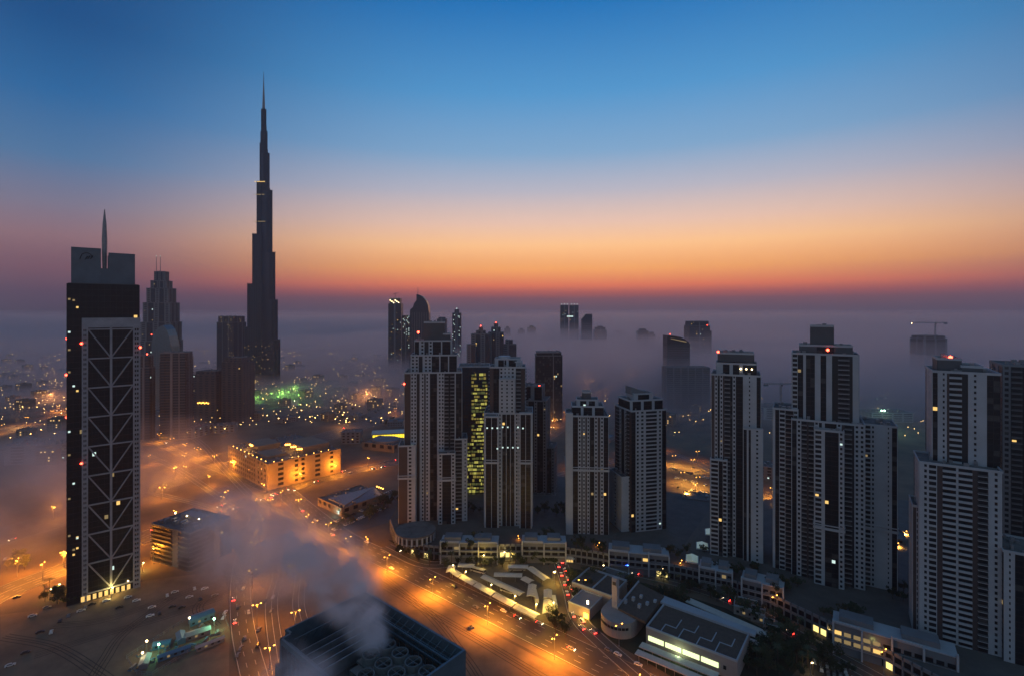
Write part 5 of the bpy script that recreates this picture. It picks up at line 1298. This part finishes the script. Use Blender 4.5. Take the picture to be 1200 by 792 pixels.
scatter([(45, 690), (90, 700), (85, 708), (40, 706)], 10, ('by the lit entrance of the braced tower', 'trees at the braced tower'))
scatter([(4, 655), (30, 655), (30, 672), (4, 668)], 7, ('beside the orange lit road at the left edge', 'trees at the left edge'))
scatter([(380, 470), (465, 466), (465, 500), (380, 496)], 30, ('in the hazy park behind the junction', 'trees of the hazy park'), 9)
for (a, b, n) in ((545, 640, 10), (640, 634, 8), (700, 645, 8), (800, 650, 6), (860, 668, 7), (930, 690, 9), (990, 720, 6), (1060, 700, 7), (655, 600, 8), (545, 600, 8)):
    for i in range(n):
        p = G(a+rc2.uniform(-26, 26), b+rc2.uniform(-6, 6), 10); place_tree(p.x, p.y, 'on the podium deck between the towers;trees on the podium deck'.split(';'), rc2.choice((0, 2, 2)), 10.02)
# ================================================================= air
def volmat(name, dens, colr, aniso=0.0, absorb=None):
    m = bpy.data.materials.new(name); m.use_nodes = True; nt = m.node_tree; nt.nodes.clear()
    v = nt.nodes.new('ShaderNodeVolumePrincipled'); v.inputs['Color'].default_value = tuple(colr)+(1,); v.inputs['Density'].default_value = dens
    v.inputs['Anisotropy'].default_value = aniso
    o = nt.nodes.new('ShaderNodeOutputMaterial'); nt.links.new(v.outputs[0], o.inputs['Volume'])
    return m, nt, v
hm = MB(); hm.box(-7000, 7000, -400, 7000, -3, 860)
setting(hm, 'haze', volmat('haze_air', 0.00008, (0.95, 0.84, 0.86), 0.35)[0], 'stuff')

from mathutils import noise as mnoise
def fog_bank(name, xs, ys, zfun, mt, zb=0.3):
    """closed bank of low fog with an undulating top"""
    v = []; f = []; nx, ny = len(xs), len(ys)
    for j, y in enumerate(ys):
        for i, x in enumerate(xs): v.append((x, y, max(zb+.5, zfun(x, y))))
    n = nx*ny
    for j, y in enumerate(ys):
        for i, x in enumerate(xs): v.append((x, y, zb))
    q = lambda i, j: j*nx+i
    for j in range(ny-1):
        for i in range(nx-1):
            f.append((q(i, j), q(i+1, j), q(i+1, j+1), q(i, j+1))); f.append((n+q(i, j), n+q(i, j+1), n+q(i+1, j+1), n+q(i+1, j)))
    for i in range(nx-1):
        f.append((q(i, 0), n+q(i, 0), n+q(i+1, 0), q(i+1, 0))); f.append((q(i, ny-1), q(i+1, ny-1), n+q(i+1, ny-1), n+q(i, ny-1)))
    for j in range(ny-1):
        f.append((q(0, j), q(0, j+1), n+q(0, j+1), n+q(0, j))); f.append((q(nx-1, j), n+q(nx-1, j), n+q(nx-1, j+1), q(nx-1, j+1)))
    m = MB(); m.v = v; m.f = f
    return m.build(name, mt, None, smooth=True, kind='stuff')
def frange(a, b, st):
    r_ = []; 
    while a < b+1e-6: r_.append(a); a += st
    return r_
def sm(a, b, x):
    t_ = min(1, max(0, (x-a)/(b-a))); return t_*t_*(3-2*t_)
FC = (1.0, 0.82, 0.79)
def ftop(base, amp, sc, seed):
    def f_(x, y):
        n_ = mnoise.fractal(Vector((x/sc, y/sc, seed)), 1.0, 2.0, 4)
        side = max(sm(-.45, .15, x/max(y, 1)), sm(3200, 5200, y))           # thicker on the right half
        rise = sm(590, 1120, y)
        far = 1+.35*sm(1500, 4500, y)
        return (base*(0.25+.75*side)*rise*far + amp*n_*rise*(0.3+.7*side)) - (1-rise)*30
    return f_
for i, (b_, a_, dn) in enumerate(((150, 20, .00014), (130, 24, .0003), (108, 26, .0011), (78, 22, .0034), (45, 16, .004))):
    mt = volmat('fog_%d' % i, dn, FC, .58)[0]
    fog_bank('fog_bank', frange(-6900, 6900, 120), frange(640, 6900, 80), ftop(b_, a_, 420, 3.1*i), mt, .3+.4*i)
# ================================================================= steam plume from the cooling roof, and drifting mist
def puff_volume(name, lo, hi, pts, dens, colr=(1, .93, .93), nscale=.03, seed=0.0, cut=.42):
    """box of mist whose density follows a chain of balls (x, y, z, r, k) broken up by noise, all in world metres"""
    m = MB(); m.box(lo[0], hi[0], lo[1], hi[1], lo[2], hi[2])
    mt = bpy.data.materials.new(name); mt.use_nodes = True; nt = mt.node_tree; nt.nodes.clear(); K = nt.links.new
    tcn = nt.nodes.new('ShaderNodeTexCoord'); cur = None
    nz = nt.nodes.new('ShaderNodeTexNoise'); nz.inputs['Scale'].default_value = nscale; nz.inputs['Detail'].default_value = 6; nz.inputs['Distortion'].default_value = 1.2
    of = nt.nodes.new('ShaderNodeVectorMath'); of.operation = 'ADD'; of.inputs[1].default_value = (seed, seed*2, 0); K(tcn.outputs['Object'], of.inputs[0]); K(of.outputs[0], nz.inputs['Vector'])
    for (x, y, z, r_, k_) in pts:
        sb = nt.nodes.new('ShaderNodeVectorMath'); sb.operation = 'DISTANCE'; sb.inputs[1].default_value = (x, y, z); K(tcn.outputs['Object'], sb.inputs[0])
        mr_ = nt.nodes.new('ShaderNodeMapRange'); mr_.interpolation_type = 'SMOOTHSTEP'; mr_.inputs['From Min'].default_value = r_; mr_.inputs['From Max'].default_value = r_*.15; mr_.inputs['To Max'].default_value = k_; K(sb.outputs['Value'], mr_.inputs['Value'])
        if cur is None: cur = mr_.outputs[0]
        else:
            a_ = nt.nodes.new('ShaderNodeMath'); a_.operation = 'ADD'; K(cur, a_.inputs[0]); K(mr_.outputs[0], a_.inputs[1]); cur = a_.outputs[0]
    cr = nt.nodes.new('ShaderNodeMapRange'); cr.interpolation_type = 'SMOOTHSTEP'; cr.inputs['From Min'].default_value = cut; cr.inputs['From Max'].default_value = cut+.25; K(nz.outputs['Fac'], cr.inputs['Value']); cr.inputs['To Min'].default_value = .12
    mu = nt.nodes.new('ShaderNodeMath'); mu.operation = 'MULTIPLY'; K(cur, mu.inputs[0]); K(cr.outputs[0], mu.inputs[1])
    m3 = nt.nodes.new('ShaderNodeMath'); m3.operation = 'MULTIPLY'; m3.inputs[1].default_value = dens; K(mu.outputs[0], m3.inputs[0])
    v = nt.nodes.new('ShaderNodeVolumePrincipled'); v.inputs['Color'].default_value = colr+(1,); K(m3.outputs[0], v.inputs['Density'])
    o = nt.nodes.new('ShaderNodeOutputMaterial'); K(v.outputs[0], o.inputs['Volume'])
    return m.build(name, mt, None, kind='stuff')
PL_ = []
for (a, b, z, r_, k_) in ((436, 752, 93, 6, 1), (433, 738, 97, 8, 1), (428, 722, 101, 9, 1), (420, 703, 105, 10.5, .95), (406, 684, 108, 13, .7), (384, 664, 111, 16, .45), (350, 650, 113, 19, .3), (310, 640, 114, 22, .22), (280, 624, 114, 22, .18), (266, 622, 114, 20, .2), (335, 790, 104, 9, .8), (375, 800, 104, 8, .7)):
    p = G(a, b, z); PL_.append((p.x, p.y, z, r_, k_))
_old = [(-44, 134, 96, 9, .8), (-48, 140, 103, 10, 1), (-52, 148, 109, 12, 1), (-59, 158, 115, 14, .9), (-70, 170, 120, 17, .8), (-84, 184, 123, 21, .6), (-102, 200, 124, 26, .45), (-124, 218, 122, 30, .32), (-98, 216, 105, 28, .25)]
puff_volume('steam_plume', (-150, 112, 86.5), (-24, 236, 140), PL_, .28, nscale=.075, seed=3.0, cut=.40)
PM = []
for (a, b, z, r_, k_) in ((300, 640, 20, 60, .8), (240, 625, 14, 50, .5), (180, 560, 22, 70, .55), (230, 545, 16, 70, .7), (285, 530, 14, 55, .6), (120, 580, 18, 70, .6), (40, 600, 20, 80, .9), (10, 560, 24, 80, .9), (-10, 640, 16, 60, .8), (60, 530, 26, 90, .7), (330, 660, 14, 40, .7), (180, 520, 30, 80, .5)):
    p = G(a, b, z); PM.append((p.x, p.y, z, r_, k_))
puff_volume('ground_mist', (-700, 290, .6), (-60, 860, 58), PM, .010, nscale=.012, seed=9.0, cut=.40)
